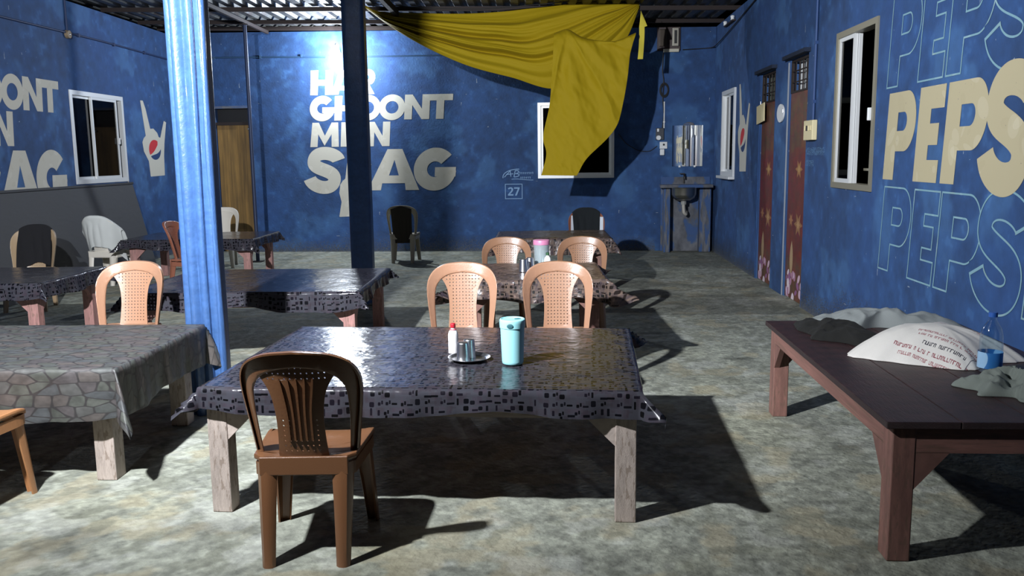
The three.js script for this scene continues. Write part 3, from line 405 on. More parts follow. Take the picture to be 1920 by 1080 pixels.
function chairLeg(sx, sz) {    // an angled channel that tapers to the floor
  const rings = []; for (let j = 0; j <= 8; j++) { const t = j / 8, y = 0.404 * (1 - t), a = lerp(0.088, 0.054, Math.pow(t, 0.8)), b = lerp(0.085, 0.045, t), w = 0.007; const ox = sz > 0 ? lerp(0.206, 0.222, t) : lerp(0.19, 0.172, t * 1.0), oz = sz > 0 ? lerp(0.205, 0.232, t) : lerp(-0.195, -0.25 , t);
    const P = [[-a, -0.016], [-a * 0.8, -0.004], [-a * 0.5, 0], [-a * 0.26, -0.003], [-0.004, -b * 0.3], [0, -b * 0.55], [-0.005, -b], [-w - 0.006, -b], [-w - 0.002, -b * 0.55], [-a * 0.26 - 0.002, -w - 0.006], [-a * 0.5, -w - 0.001], [-a * 0.8 - 0.001, -w - 0.004], [-a + 0.002, -w - 0.014]].map(([x, z]) => [sx * (ox + x), y, oz + (sz > 0 ? z : -z)]);
    rings.push(sx * sz > 0 ? P : P.reverse()); }
  return loft(rings);
}
const legGeos = [[1, 1], [-1, 1], [1, -1], [-1, -1]].map(([a, b]) => chairLeg(a, b));
function makeChair(label, mat, kind, at, turn, seatMat = mat, group) {
  const t = thing('plastic_chair', label, 'chair', at, turn, group);
  part('seat', seatGeo, seatMat, t); part('seat_skirt', skirtGeo, mat, t); part('back_frame', frameGeoChair, mat, t);
  const s = part('back_panel', SPLAT[kind], mat, t); if (kind === 'ribbed') for (const r of ribGeos) part('rib', r, mat, s);
  for (const g of legGeos) part('leg', g, mat, t);
  return t;
}
makeChair('dark brown plastic chair with ribbed back, nearest the camera at the front table', BROWN, 'ribbed', [-0.905, 0, -3.4], Math.PI + 0.03);
const cA = makeChair('peach plastic chair with woven back behind the aqua jug, left of the middle pair', PEACH, 'woven', [-0.478, 0, -5.55], 0.02);
dup(cA, [0.15, 0, -5.55], -0.02, 'peach plastic chair with woven back behind the aqua jug, right of the middle pair');
dup(cA, [-2.835, 0, -5.82], 0.03, 'peach plastic chair behind the left table, beside the pale blue column');
const cC = makeChair('smaller peach chair behind the close pair of steel tumblers on the brown cloth', chairMat(0x8a664d), 'woven', [-0.248, 0, -7.72], 0.03); cC.scale.setScalar(0.965);
dup(cC, [0.425, 0, -7.7], -0.06, 'smaller peach chair to the right of the pink lidded jug, beyond it');
makeChair('orange plastic chair cut off by the left edge, seat at the left table', ORANGE, 'woven', [-2.63, 0, -3.735], Math.PI - 0.05);
makeChair('white plastic chair with white cloth, standing by the leaning grey board', WHITE, 'woven', [-5.5, 0, -11.1], 3.03);
makeChair('white plastic chair half hidden by the pale blue column near the back door', WHITE, 'woven', [-4.62, 0, -12.72], 0.1);
makeChair('beige plastic chair alone against the back wall under the lettering', BEIGE, 'woven', [-1.97, 0, -13.15], Math.PI);
makeChair('brown plastic chair covered by a black jacket at the farthest right table', RUST, 'woven', [0.675, 0, -11.06], 0);
makeChair('cream plastic chair under a black cloth behind the far left table', chairMat(0x9a8468, 0.4), 'woven', [-5.42, 0, -9.15], 0.15);
makeChair('rust brown plastic chair seen from the side, left of the pale blue column', RUST, 'woven', [-4.03, 0, -10.12], Math.PI / 2 - 0.1);

// clothes hung over chair backs: down the front, over the top and down the rear
function drape(hw, front, rear, seed, wob = 0.012) {
  return sheet((u, v) => {
    const x = lerp(-hw, hw, u) * (1 + 0.06 * Math.sin(v * 5 + seed)), f = front * (0.82 + 0.36 * vnoise(u * 3.5, seed, 3)), b = rear * (0.82 + 0.36 * vnoise(u * 3.1, seed + 5, 4)), L = f + b + 0.06, s = v * L; let y, z; const topY = 0.878 - 0.14 * Math.pow(Math.abs(x) / 0.24, 3);
    if (s < f) { y = topY - (f - s); z = 0.022; } else if (s < f + 0.06) { const k = (s - f) / 0.06 * Math.PI; y = topY + 0.02 * Math.sin(k); z = 0.022 * Math.cos(k); } else { y = topY - (s - f - 0.06); z = -0.024; }
    const away = Math.abs(z) > 0.02 ? 1 : 0.4, rip = wob * Math.sin(x * 34 + seed * 2 + 3 * (y - 0.6)) * away * sstep(0.88, 0.7, y) + wob * 0.6 * (vnoise(u * 8, v * 8, seed) - 0.5);
    return [x, y, z + (z > 0 ? Math.abs(rip) : -Math.abs(rip)) + backZ(x, y), x * 2, s * 2];
  }, 44, 56, 0.004);
}
const chairCloth = (geo, mat, label, cat, at, turn, name) => single(name, geo, mat, label, cat, at, turn);
chairCloth(drape(0.262, 0.26, 0.4, 7), fabric(0xc2c5c2), 'rumpled white shirt hung over the white chair by the leaning board', 'shirt', [-5.5, 0, -11.1], 3.03, 'white_shirt');
chairCloth(drape(0.165, 0.4, 0.3, 13), fabric(0x0c0c10), 'black cloth hung over the cream chair behind the far left table', 'cloth', [-5.42, 0, -9.15], 0.15, 'black_cloth');
chairCloth(drape(0.172, 0.42, 0.34, 17), fabric(0x0b1216), 'black jacket over the chair at the farthest right table', 'jacket', [0.675, 0, -11.06], 0, 'black_jacket');
{ const g = merge([-1, 1].map((s) => sheet((u, v) => { const y = lerp(0.42, 0.8 - (s < 0 ? 0.0 : 0.02), v), x = s * (lerp(0.165, 0.205, u) + 0.012 * v * s) ; return [x, y, 0.016 + backZ(x, y)]; }, 6, 16, 0.004))); single('white_towel', g, fabric(0xd0d6de), 'white towel showing in strips at both sides of the black jacket', 'towel', [0.675, 0, -11.06]); }
chairCloth(sheet((u, v) => { const x = lerp(-0.155, 0.155, u) * (1 - 0.1 * v), y = lerp(0.835 - 0.02 * Math.cos(u * 6.28), 0.3, v); return [x, y, -0.03 + backZ(x, y) - 0.008 * Math.abs(Math.sin(u * 12)) * v, u, v]; }, 30, 30, 0.004), fabric(0x2e281f), 'dark brown cloth hanging down the back of the beige chair', 'cloth', [-1.97, 0, -13.15], Math.PI, 'brown_cloth');

// ------------------------------------------------------------------ tables and their cloths
function table({ label, at, turn = 0, w, d, h, mat, top = plankWood, leg = 0.09, inset = 0.05, apron = 0.09, gusset = 0.12 }) {
  const t = thing('dining_table', label, 'table', at, turn), H = h - 0.03;
  part('tabletop', box(w, 0.03, d, 0, h - 0.015, 0, 0.004), top, t);
  const lx = w / 2 - inset - leg / 2, lz = d / 2 - inset - leg / 2;
  for (const sx of [-1, 1]) for (const sz of [-1, 1]) {
    const l = part('leg', box(leg, H, leg, sx * lx, H / 2, sz * lz, 0.005), mat, t);
    const tri = (dir) => { const g = extrude(shapeOf([[0, 0], [0, -gusset], [gusset, 0]]), 0.03); g.translate(0, 0, -0.015); if (dir === 'x') { if (sx > 0) flip(g.scale(-1, 1, 1)); g.translate(sx * (lx - leg / 2), H - apron, sz * (lz + leg / 2 - 0.02)); } else { g.rotateY(-Math.PI / 2); if (sz > 0) flip(g.scale(1, 1, -1)); g.translate(sx * (lx + leg / 2 - 0.02), H - apron, sz * (lz - leg / 2)); } return g; };
    part('gusset', tri('x'), mat, t); part('gusset', tri('z'), mat, t);
  }
  for (const s of [-1, 1]) { part('apron', box(2 * lx - leg + 0.01, apron, 0.03, 0, H - apron / 2, s * (lz + leg / 2 - 0.02)), mat, t); part('apron', box(0.03, apron, 2 * lz - leg + 0.01, s * (lx + leg / 2 - 0.02), H - apron / 2, 0), mat, t); }
  return t;
}
function clothGeo({ w, d, h, front = 0.12, side = 0.12, rear = 0.12, seed = 1, flare = 0.55, lift = 0.003, hem = 0.25, bulge = 0.12, wave = 1 }) {
  const nu = 110, nv = 84, W = w / 2 + 0.012, D = d / 2 + 0.012;
  return sheet((u, v) => {
    const x = lerp(-W - side, W + side, u), z = lerp(-D - rear, D + front, v), cx = clamp(x, -W, W), cz = clamp(z, -D, D), du = x - cx, dv = z - cz, r = Math.hypot(du, dv);
    if (r < 1e-6) return [x, h + 0.0035 + lift * (vnoise(x * 5, z * 5, seed) - 0.2 + 0.6 * vnoise(x * 13, z * 13, seed + 3)), z, x, z];
    const diag = Math.abs(Math.sin(2 * Math.atan2(dv, du))), along = Math.abs(du) > Math.abs(dv) ? z : x, k = r * (1 + hem * (vnoise(along * 3, seed, 7) - 0.5) * 2);
    const out = 0.006 + k * (bulge + flare * diag * diag) + wave * (0.1 * k * Math.sin(along * 17 + seed) + 0.05 * k * Math.sin(along * 41 + seed * 3)), y = h + 0.0035 - Math.sqrt(Math.max(0, k * k - (out * 0.75) ** 2 * (diag > 0.2 ? 1 : 0.5))) ;
    return [cx + du / r * out, y, cz + dv / r * out, x, z];
  }, nu, nv, 0.0022);
}
const cloth = (o, mat, label) => single('tablecloth', clothGeo(o), mat, label, 'tablecloth', o.at, o.turn ?? 0);
const T = {
  front: { at: [-0.47, 0, -4.3], turn: -0.068, w: 1.9, d: 1.35, h: 0.58, seed: 3, front: 0.1, side: 0.1, rear: 0.1, inset: 0.005, flare: 0.75 },
  left: { at: [-2.87, 0, -4.585], turn: -0.01, w: 1.7, d: 1.1, h: 0.58, seed: 9, front: 0.25, side: 0.24, rear: 0.14, inset: 0.06, leg: 0.1, flare: 0.4, hem: 0.12, bulge: 0.0, wave: 0.35 },
  second: { at: [-2.2, 0, -7.08], turn: 0.0, w: 1.76, d: 1.36, h: 0.58, seed: 15, front: 0.135, side: 0.1, rear: 0.1, inset: 0.04 },
  third: { at: [-4.9, 0, -7.52], turn: 0.0, w: 1.66, d: 1.1, h: 0.58, seed: 21, front: 0.14, side: 0.13, rear: 0.1, inset: 0.06 },
  fourth: { at: [-4.36, 0, -11.35], turn: 0.0, w: 1.66, d: 1.1, h: 0.58, seed: 27, front: 0.13, side: 0.12, rear: 0.1, inset: 0.06 },
  mid: { at: [-0.03, 0, -6.95], turn: 0.02, w: 1.12, d: 1.0, h: 0.64, seed: 33, front: 0.17, side: 0.15, rear: 0.12, inset: 0.05, flare: 0.95, hem: 0.35, lift: 0.012 },
  far: { at: [0.22, 0, -10.28], turn: 0.0, w: 1.28, d: 1.0, h: 0.64, seed: 39, front: 0.16, side: 0.15, rear: 0.12, inset: 0.05, hem: 0.3, lift: 0.01 },
};
table({ ...T.front, mat: legPaint, label: 'wide low white-legged table in the front middle with the aqua jug on it' });
cloth(T.front, blockCloth, 'glossy black-block printed tablecloth on the front middle table, under the aqua jug');
table({ ...T.left, mat: legPaint, label: 'low table at the left edge under the grey stone-patterned cloth' });
cloth(T.left, stoneCloth, 'matt grey stone-patterned tablecloth hanging long on the left table');
table({ ...T.second, mat: pinkPaint, label: 'wide pink-legged table behind the pale blue column and the front table' });
cloth(T.second, blockCloth, 'glossy black-block printed tablecloth behind the pale blue column, with bright glare');
table({ ...T.third, mat: pinkPaint, label: 'pink-legged table at the left edge behind the stone-patterned one' });
cloth(T.third, blockCloth, 'dark glossy printed tablecloth at the left edge, in front of the black-draped chair');
table({ ...T.fourth, mat: pinkPaint, label: 'pink-legged table farthest back on the left, before the brown back door' });
cloth(T.fourth, blockCloth, 'dark printed tablecloth farthest back on the left with one corner sticking out');
table({ ...T.mid, mat: redBrown, label: 'small table in the middle with steel tumblers, between four peach chairs' });
cloth(T.mid, brownCloth, 'crumpled brown printed plastic cloth under the steel tumblers and pink lidded jug');
table({ ...T.far, mat: redBrown, label: 'table farthest back on the right, before the jacket-covered chair' });
cloth(T.far, brownCloth, 'dark brown printed cloth on the farthest right table, before the jacket-covered chair');

// the bare wooden table along the right wall
const BT = { at: [1.905, 0, -4.18], turn: -0.038, h: 0.565, w: 1.1, d: 2.03 };
{
  const t = thing('wooden_table', 'bare dark brown wooden table with pinkish legs along the right wall', 'table', BT.at, BT.turn), h = BT.h, W = BT.w / 2, D = BT.d / 2;
  for (let i = 0; i < 4; i++) part('plank', box(BT.w / 4 - 0.003, 0.028, BT.d, -W + BT.w / 8 + i * BT.w / 4, h - 0.014, 0, 0.004), darkWood, t);
  for (const sx of [-1, 1]) for (const sz of [-1, 1]) part('leg', box(0.088, h - 0.028, 0.1, sx * (W - 0.077), (h - 0.028) / 2, sz * (D - 0.07), 0.006), redBrown, t);
  for (const s of [-1, 1]) {
    part('apron', box(0.03, 0.09, BT.d - 0.22, s * (W - 0.05), h - 0.073, 0), redBrown, t); part('apron', box(BT.w - 0.22, 0.1, 0.03, 0, h - 0.078, s * (D - 0.037)), redBrown, t);
    for (const q of [-1, 1]) { const g = extrude(shapeOf([[0, 0], [0, -0.15], [0.13, 0]]), 0.03); g.translate(0, 0, -0.015); const a = g.clone(); a.rotateY(q > 0 ? Math.PI / 2 : -Math.PI / 2); a.translate(s * (W - 0.05), h - 0.115, q * (D - 0.118)); part('gusset', a, redBrown, t);
      const b = g.clone(); if (s > 0) flip(b.scale(-1, 1, 1)); b.translate(s * (W - 0.118), h - 0.125, q * (D - 0.037)); part('gusset', b, redBrown, t); }
  }
}
// soft things lying on it
function lump(outline, height, seed, { nu = 120, nr = 44, turnUV = 0, fold = 0.3, freq = 7, uvScale = 2, round = 0.75 } = {}) {
  const pos = [], uv = [], idx = [], ring = (a) => { const n = outline.length, t = ((a % 1) + 1) % 1 * n, i = Math.floor(t), f = t - i, c = (k) => { const [a, b, d, e] = [-1, 0, 1, 2].map((o) => outline[(i + o + n) % n][k]); return b + 0.5 * f * (d - a + f * (2 * a - 5 * b + 4 * d - e + f * (3 * (b - d) + e - a))); }; return [c(0), c(1)]; };
  let cx = 0, cz = 0; outline.forEach(([x, z]) => { cx += x / outline.length; cz += z / outline.length; });
  for (const side of [1, 0]) for (let j = 0; j <= nr; j++) for (let i = 0; i < nu; i++) { const [ex, ez] = ring(i / nu), t = j / nr, wob = 1 + 0.06 * (vnoise(i * 0.6, seed, 3) - 0.5), x = lerp(cx, ex, t * wob), z = lerp(cz, ez, t * wob), prof = Math.pow(1 - Math.pow(t, 2.2), round), rid = 1 - Math.abs(2 * fbm(x * freq, z * freq, seed, 3) - 1); const y = side ? height * prof * (1 - fold + fold * 2 * (rid - 0.3)) + 0.004 : 0; pos.push(x, y, z); uv.push(((x - cx) * Math.cos(turnUV) + (z - cz) * Math.sin(turnUV)) * uvScale + 0.5, ((x - cx) * Math.sin(turnUV) - (z - cz) * Math.cos(turnUV)) * uvScale + 0.5); }
  const n = (nr + 1) * nu; for (let j = 0; j < nr; j++) for (let i = 0; i < nu; i++) { const a = j * nu + i, b = j * nu + (i + 1) % nu, c = a + nu, d = b + nu; idx.push(a, b, d, a, d, c, n + a, n + d, n + b, n + a, n + c, n + d); }
  for (let i = 0; i < nu; i++) { const a = nr * nu + i, b = nr * nu + (i + 1) % nu; idx.push(a, b, n + b, a, n + b, n + a); }
  const g = new THREE.BufferGeometry(); g.setAttribute('position', new THREE.Float32BufferAttribute(pos, 3)); g.setAttribute('uv', new THREE.Float32BufferAttribute(uv, 2)); g.setIndex(idx); g.computeVertexNormals(); const P = g.attributes.position; { let up = 0; const N = g.attributes.normal; for (let i = 0; i < n; i++) up += N.getY(i); if (up < 0) { const k = g.index.array; for (let i = 0; i < k.length; i += 3) { const s = k[i]; k[i] = k[i + 1]; k[i + 1] = s; } g.computeVertexNormals(); } } return g;
}
const TOP = BT.h + 0.001;
single('black_bag', lump([[1.57, -5.02], [1.53, -4.86], [1.56, -4.7], [1.53, -4.58], [1.66, -4.5], [1.74, -4.38], [1.9, -4.44], [1.86, -4.6], [1.9, -4.78], [1.78, -4.9], [1.68, -5.0]], 0.065, 3, { fold: 0.6, freq: 8 }), fabric(0x0b0b08), 'limp black cloth bag lying at the far end of the bare wooden table', 'bag', [-0.03, TOP, -0.07]);
single('grey_cloth', lump([[1.6, -5.13], [1.62, -5.0], [1.76, -4.96], [1.84, -4.92], [1.98, -4.97], [2.12, -4.9], [2.3, -4.88], [2.44, -4.92], [2.42, -5.06], [2.2, -5.12], [2.02, -5.1], [1.82, -5.17]], 0.085, 8, { fold: 0.6, freq: 6 }), fabric(0x767b7a), 'grey rolled cloth lying along the wall behind the white sack', 'cloth', [0, TOP, 0]);
const sackTex = canvasTex(1024, 1024, (x, w, h) => {
  srand(12); x.fillStyle = '#cfcbc4'; x.fillRect(0, 0, w, h); x.strokeStyle = 'rgba(150,150,150,0.25)'; x.lineWidth = 1; for (let i = 0; i < 1024; i += 6) { x.beginPath(); x.moveTo(i, 0); x.lineTo(i, h); x.moveTo(0, i); x.lineTo(w, i); x.stroke(); }
  const line = (cx, cy, len, s, c, a = 0) => { x.save(); x.translate(cx, cy); x.rotate(a); x.fillStyle = c; let px = -len / 2; while (px < len / 2) { const k = rr(0.35, 0.8) * s; x.fillRect(px, -s / 2, k * 0.3, s); x.fillRect(px, (rnd() < 0.5 ? -s / 2 : s / 2 - s * 0.22), k, s * 0.22); if (rnd() < 0.5) x.fillRect(px + k * 0.7, -s / 2, k * 0.3, s); px += k * 1.25 + (rnd() < 0.15 ? s * 0.6 : 0); } x.restore(); };
  line(620, 930, 400, 22, '#8a5054'); line(630, 880, 520, 27, '#7c3a42'); line(700, 812, 300, 30, '#34323a'); line(690, 745, 400, 22, '#84464c'); line(690, 700, 440, 22, '#84464c'); line(640, 420, 400, 20, '#8c5c60'); x.strokeStyle = '#4a4650'; x.lineWidth = 4; x.beginPath(); x.moveTo(880, 960); x.quadraticCurveTo(860, 760, 960, 640); x.stroke(); x.fillStyle = 'rgba(90,90,92,0.5)'; x.beginPath(); x.ellipse(650, 400, 90, 50, 0.2, 0, 7); x.fill();
});
single('flour_sack', lump([[-0.42, -0.02], [-0.33, 0.1], [-0.2, 0.22], [-0.04, 0.35], [0.1, 0.31], [0.24, 0.26], [0.35, 0.23], [0.33, 0.04], [0.3, -0.1], [0.31, -0.24], [0.12, -0.24], [-0.06, -0.3], [-0.2, -0.24], [-0.32, -0.12]], 0.15, 21, { fold: 0.1, freq: 4, uvScale: 1.5, round: 0.95, turnUV: 0.95 }), std({ map: sackTex, roughness: 0.6, bumpMap: weave, bumpScale: 0.001 }), 'plump white sack with rows of red printed writing on the bare wooden table', 'sack', [1.97, TOP, -4.31], 0.15);
single('crumpled_cloth', lump([[1.8, -3.7], [1.86, -3.6], [1.83, -3.53], [1.95, -3.5], [1.96, -3.42], [2.12, -3.4], [2.2, -3.47], [2.3, -3.46], [2.33, -3.62], [2.27, -3.74], [2.2, -3.84], [2.08, -3.76], [2.02, -3.8], [1.92, -3.78]], 0.07, 33, { fold: 0.9, freq: 11 }), fabric(0x6c736c), 'crumpled grey-green cloth beside the plastic water bottle', 'cloth', [0, TOP, 0]);
{
  const b = thing('water_bottle', 'clear plastic water bottle with blue label on the bare wooden table', 'bottle', [2.075, TOP, -3.93]); b.scale.set(1.32, 1.05, 1.32);
  part('bottle_body', lathe([[0.001, 0.0], [0.032, 0.001], [0.037, 0.008], [0.036, 0.04], [0.0385, 0.06], [0.036, 0.08], [0.0385, 0.1], [0.037, 0.14], [0.036, 0.165], [0.03, 0.195], [0.017, 0.222], [0.0125, 0.232], [0.0125, 0.245], [0.0112, 0.245], [0.0112, 0.232], [0.0155, 0.221], [0.0285, 0.194], [0.0345, 0.164], [0.0355, 0.1], [0.0345, 0.04], [0.034, 0.01], [0.001, 0.006]]), phys({ color: 0xf2f8fb, roughness: 0.05, transmission: 1, thickness: 0, ior: 1.45 }), b);
  part('label_band', lathe([[0.039, 0.022], [0.0394, 0.022], [0.0394, 0.092], [0.039, 0.092]]), phys({ map: canvasTex(512, 128, (x, w, h) => { x.fillStyle = '#2f6fae'; x.fillRect(0, 0, w, h); x.fillStyle = '#1c4a86'; x.fillRect(0, 0, w, 26); x.fillStyle = '#9cc4e4'; x.beginPath(); x.ellipse(130, 70, 70, 30, -0.2, 0, 7); x.fill(); x.beginPath(); x.ellipse(390, 70, 70, 30, -0.2, 0, 7); x.fill(); }), roughness: 0.35, transmission: 0.25 }), b);
  part('cap', cyl(0.0145, 0.0145, 0.02, 0, 0.254, 0, 24), std({ color: 0x2a56a0, roughness: 0.4 }), b);
}
// ------------------------------------------------------------------ things on the tables
const onFront = 0.589;
{
  const j = thing('water_jug', 'tall aqua plastic water jug with a slotted lid on the front table', 'jug', [-0.107, onFront, -4.06], 0.2), aqua = phys({ color: 0x9cdbe0, roughness: 0.35, clearcoat: 0.3 });
  part('jug_body', lathe([[0.001, 0], [0.044, 0], [0.05, 0.005], [0.0515, 0.015], [0.057, 0.17], [0.059, 0.205], [0.0575, 0.206], [0.05, 0.02], [0.001, 0.01]], 56), aqua, j);
  const lid = (() => { const N = 56, rings = [[0.0605, 0.178], [0.0615, 0.2], [0.061, 0.213], [0.0575, 0.219], [0.046, 0.214], [0.02, 0.213], [0.0008, 0.213]]; return lathe(rings, N); })();
  const l = part('lid', lid, aqua, j); const slot = std({ color: 0x2f5f66, roughness: 0.6 });
  part('thumb_slot', (() => { const g = new THREE.SphereGeometry(0.014, 16, 10); g.scale(1.1, 0.85, 0.18); g.rotateY(-0.35); g.translate(-0.0213, 0.192, 0.0573); return g; })(), slot, l);
  part('spout_slot', (() => { const g = new THREE.SphereGeometry(0.014, 16, 10); g.scale(1.2, 0.2, 0.8); g.translate(0.028, 0.2145, -0.012); return g; })(), slot, l);
  part('rim', (() => { const g = new THREE.TorusGeometry(0.0545, 0.0035, 10, 56); g.rotateX(Math.PI / 2); g.translate(0, 0.216, 0); return g; })(), aqua, l);
  const b = thing('sauce_bottle', 'small white bottle with a red cap on the front table', 'bottle', [-0.412, onFront, -4.29]);
  part('bottle_body', lathe([[0.001, 0], [0.022, 0], [0.0255, 0.004], [0.0255, 0.055], [0.0245, 0.06], [0.0255, 0.066], [0.0255, 0.098], [0.021, 0.113], [0.012, 0.124], [0.0105, 0.128], [0.0105, 0.136], [0.001, 0.136]]), phys({ color: 0xe4e2e2, roughness: 0.3, clearcoat: 0.4 }), b);
  part('cap', lathe([[0.001, 0.132], [0.0125, 0.132], [0.0132, 0.134], [0.0132, 0.15], [0.011, 0.154], [0.001, 0.154]]), std({ color: 0xa3202c, roughness: 0.4 }), b); part('neck_ring', lathe([[0.0105, 0.12], [0.0165, 0.121], [0.0165, 0.125], [0.0105, 0.126]]), std({ color: 0xc05560, roughness: 0.4 }), b);
  const p = thing('steel_plate', 'round rimmed steel plate under two upturned tumblers', 'plate', [-0.322, onFront, -4.15]); part('plate_body', lathe([[0.001, 0.0], [0.078, 0.0], [0.088, 0.005], [0.1, 0.012], [0.1045, 0.014], [0.105, 0.0125], [0.1005, 0.0105], [0.0885, 0.0035], [0.078, -0.0012], [0.001, -0.0012]].map(([r, y]) => [r, y + 0.0015]), 64), steel, p);
  const tum = (s = 1) => lathe([[0.0005, 0.092], [0.022, 0.092], [0.0255, 0.09], [0.0265, 0.086], [0.032, 0.006], [0.033, 0.004], [0.0332, 0], [0.032, 0], [0.0313, 0.006], [0.0255, 0.084], [0.0005, 0.087]].map(([r, y]) => [r * s, y * s]), 48);
  single('steel_tumbler', tum(), steel, 'upturned steel tumbler at the front of the steel plate', 'tumbler', [-0.349, onFront + 0.0018, -4.115]);
  single('steel_tumbler', tum(0.99), steel, 'upturned steel tumbler half hidden behind the other one on the steel plate', 'tumbler', [-0.325, onFront + 0.0018, -4.195]);
  const m = T.mid.h + 0.0155;
  single('steel_tumbler', tum(1.1), steel, 'upturned steel tumbler on the brown cloth, left of the close pair', 'tumbler', [-0.088, m, -6.9]);
  single('steel_tumbler', tum(1.1), steel, 'upturned steel tumbler on the brown cloth, right of the close pair by the jug', 'tumbler', [-0.035, m, -7.0]);
  const k = thing('clear_jug', 'clear plastic jug with a pink lid on the brown printed cloth', 'jug', [0.06, m, -7.14]);
  part('jug_body', lathe([[0.001, 0], [0.056, 0], [0.058, 0.006], [0.066, 0.2], [0.0645, 0.2], [0.0565, 0.008], [0.001, 0.004]], 48), phys({ color: 0xdfe8ea, roughness: 0.15, transmission: 0.75, thickness: 0 }), k);
  part('lid', lathe([[0.001, 0.232], [0.06, 0.232], [0.0685, 0.226], [0.0685, 0.192], [0.067, 0.192], [0.066, 0.22], [0.001, 0.224]], 48), phys({ color: 0xdc8fb4, roughness: 0.4, transmission: 0.3 }), k);
  const g = thing('small_bottle', 'small white bottle with a green cap beside the pink lidded jug', 'bottle', [0.108, m, -7.03]);
  part('bottle_body', lathe([[0.001, 0], [0.027, 0], [0.0295, 0.005], [0.0295, 0.07], [0.024, 0.095], [0.012, 0.108], [0.011, 0.118], [0.001, 0.118]]), phys({ color: 0xe6e8e4, roughness: 0.3 }), g); part('cap', cyl(0.0135, 0.014, 0.022, 0, 0.126, 0), std({ color: 0x24502f, roughness: 0.5 }), g);
}
// ------------------------------------------------------------------ the yellow cloth under the roof
const yellow = phys({ color: 0xa68e10, roughness: 0.74, specularIntensity: 0.4, transmission: 0.08, thickness: 0, side: THREE.DoubleSide, bumpMap: weave, bumpScale: 0.001, sheen: 0.3, sheenRoughness: 0.6, sheenColor: new THREE.Color(0x6b6010) });
const curve2 = (pts) => { const c = new THREE.CatmullRomCurve3(pts.map((p) => new THREE.Vector3(p[0], p[1], 0))); return (t) => c.getPoint(clamp(t)); };
{
  const top = curve2([[-2.34, 3.69], [-2.2, 3.62], [-1.6, 3.58], [-0.96, 3.56], [-0.4, 3.58], [0.1, 3.63], [0.8, 3.7], [1.5, 3.69]]), bot = curve2([[-2.36, 3.67], [-2.0, 3.4], [-1.5, 3.1], [-0.9, 2.83], [-0.29, 2.66], [0.31, 2.5], [0.85, 2.7], [1.3, 3.15], [1.5, 3.6]]);
  single('yellow_cloth', sheet((u, v) => { const a = top(u), b = bot(u), e = Math.pow(Math.sin(Math.PI * clamp(u, 0.001, 0.999)), 0.55), w = v + 0.02 * Math.sin(u * 9), f = 0.055 * Math.sin(w * 24 + 2.0 * u + 2.5 * fbm(u * 3, w * 2, 3, 2)) + 0.03 * Math.sin(w * 52 + 5 * u + 1) + 0.15 * (fbm(w * 13, u * 2.4, 905, 4) - 0.5); const x = lerp(a.x, b.x, v), y = lerp(a.y, b.y, v) + 0.012 * Math.sin(u * 40) * v * (1 - v); return [x, y, -12.68 + e * (0.26 * Math.sin(Math.PI * v * 0.8) + f * Math.sin(Math.PI * clamp(v * 1.05 + 0.02))), u * 3, v]; }, 150, 110, 0.004), yellow, 'wide yellow cloth sagging in folds below the roof', 'cloth');
  const le = curve2([[0.3, 3.24], [0.27, 2.75], [0.23, 2.26], [0.14, 1.81], [0.18, 1.6], [0.11, 1.3]]), re = curve2([[1.42, 3.22], [1.35, 3.0], [1.28, 2.5], [1.14, 1.94], [0.72, 1.5], [0.6, 1.29]]), topEdge = curve2([[0.3, 3.24], [0.48, 3.29], [0.68, 3.18], [0.9, 3.12], [1.1, 3.1], [1.42, 3.22]]);
  single('yellow_sheet', sheet((u, v) => { const a = le(v), b = re(v), t = topEdge(u), k = sstep(0.22, 0, v); let x = lerp(a.x, b.x, u), y = lerp(a.y, b.y, u); x = lerp(x, t.x, k); y = lerp(y, t.y, k * 1.0); const dx = x - 0.48, dy = 3.3 - y, ang = Math.atan2(dx, Math.max(0.02, dy)), rad = Math.hypot(dx, dy); const f = 0.05 * Math.sin(ang * 9 + 0.6) * sstep(0.1, 0.7, rad) + 0.035 * (fbm(x * 6 + y * 4, y * 3 - x * 2, 947, 3) - 0.5) * 2 + 0.075 * Math.pow(1 - Math.abs(Math.sin(ang * 4.2 + 0.9 + 0.4 * fbm(x * 3, y * 2, 7, 2))), 2) * sstep(0.05, 0.5, rad) + 0.03 * (fbm(x * 5, y * 2, 931, 3) - 0.5); return [x, y, -12.45 + 0.15 * sstep(0, 0.12, v) + 0.1 * v + f, u * 1.2, v * 2]; }, 90, 90, 0.004), yellow, 'long yellow sheet hanging down over the back window', 'cloth');
  const strip = sheet((u, v) => { const y = lerp(2.88, 3.53, v), hw = v < 0.68 ? 0.036 : 0.07 * (1 - v) / 0.32 + 0.004, cx = 1.5 + 0.02 * Math.sin(v * 3) - (v < 0.68 ? 0.0 : -0.0); return [cx + (v < 0.68 ? lerp(-hw, hw, u) : lerp(-0.036 * (1 - (v - 0.68) / 0.32), hw, u)), y, -12.5 + 0.01 * Math.sin(v * 9 + u * 2)]; }, 6, 60, 0.003);
  single('yellow_strip', strip, fabric(0xd0c044), 'narrow pale yellow cloth strip dangling right of the large yellow cloth', 'strip');
  single('hanging_rope', tube([[-2.3, 3.69, -12.44], [-1.5, 3.6, -12.38], [-0.7, 3.57, -12.36], [0.1, 3.62, -12.38], [0.8, 3.69, -12.44]], 0.006, 60), blackRubber, 'thin dark rope sagging along the top of the yellow cloth', 'rope');
}
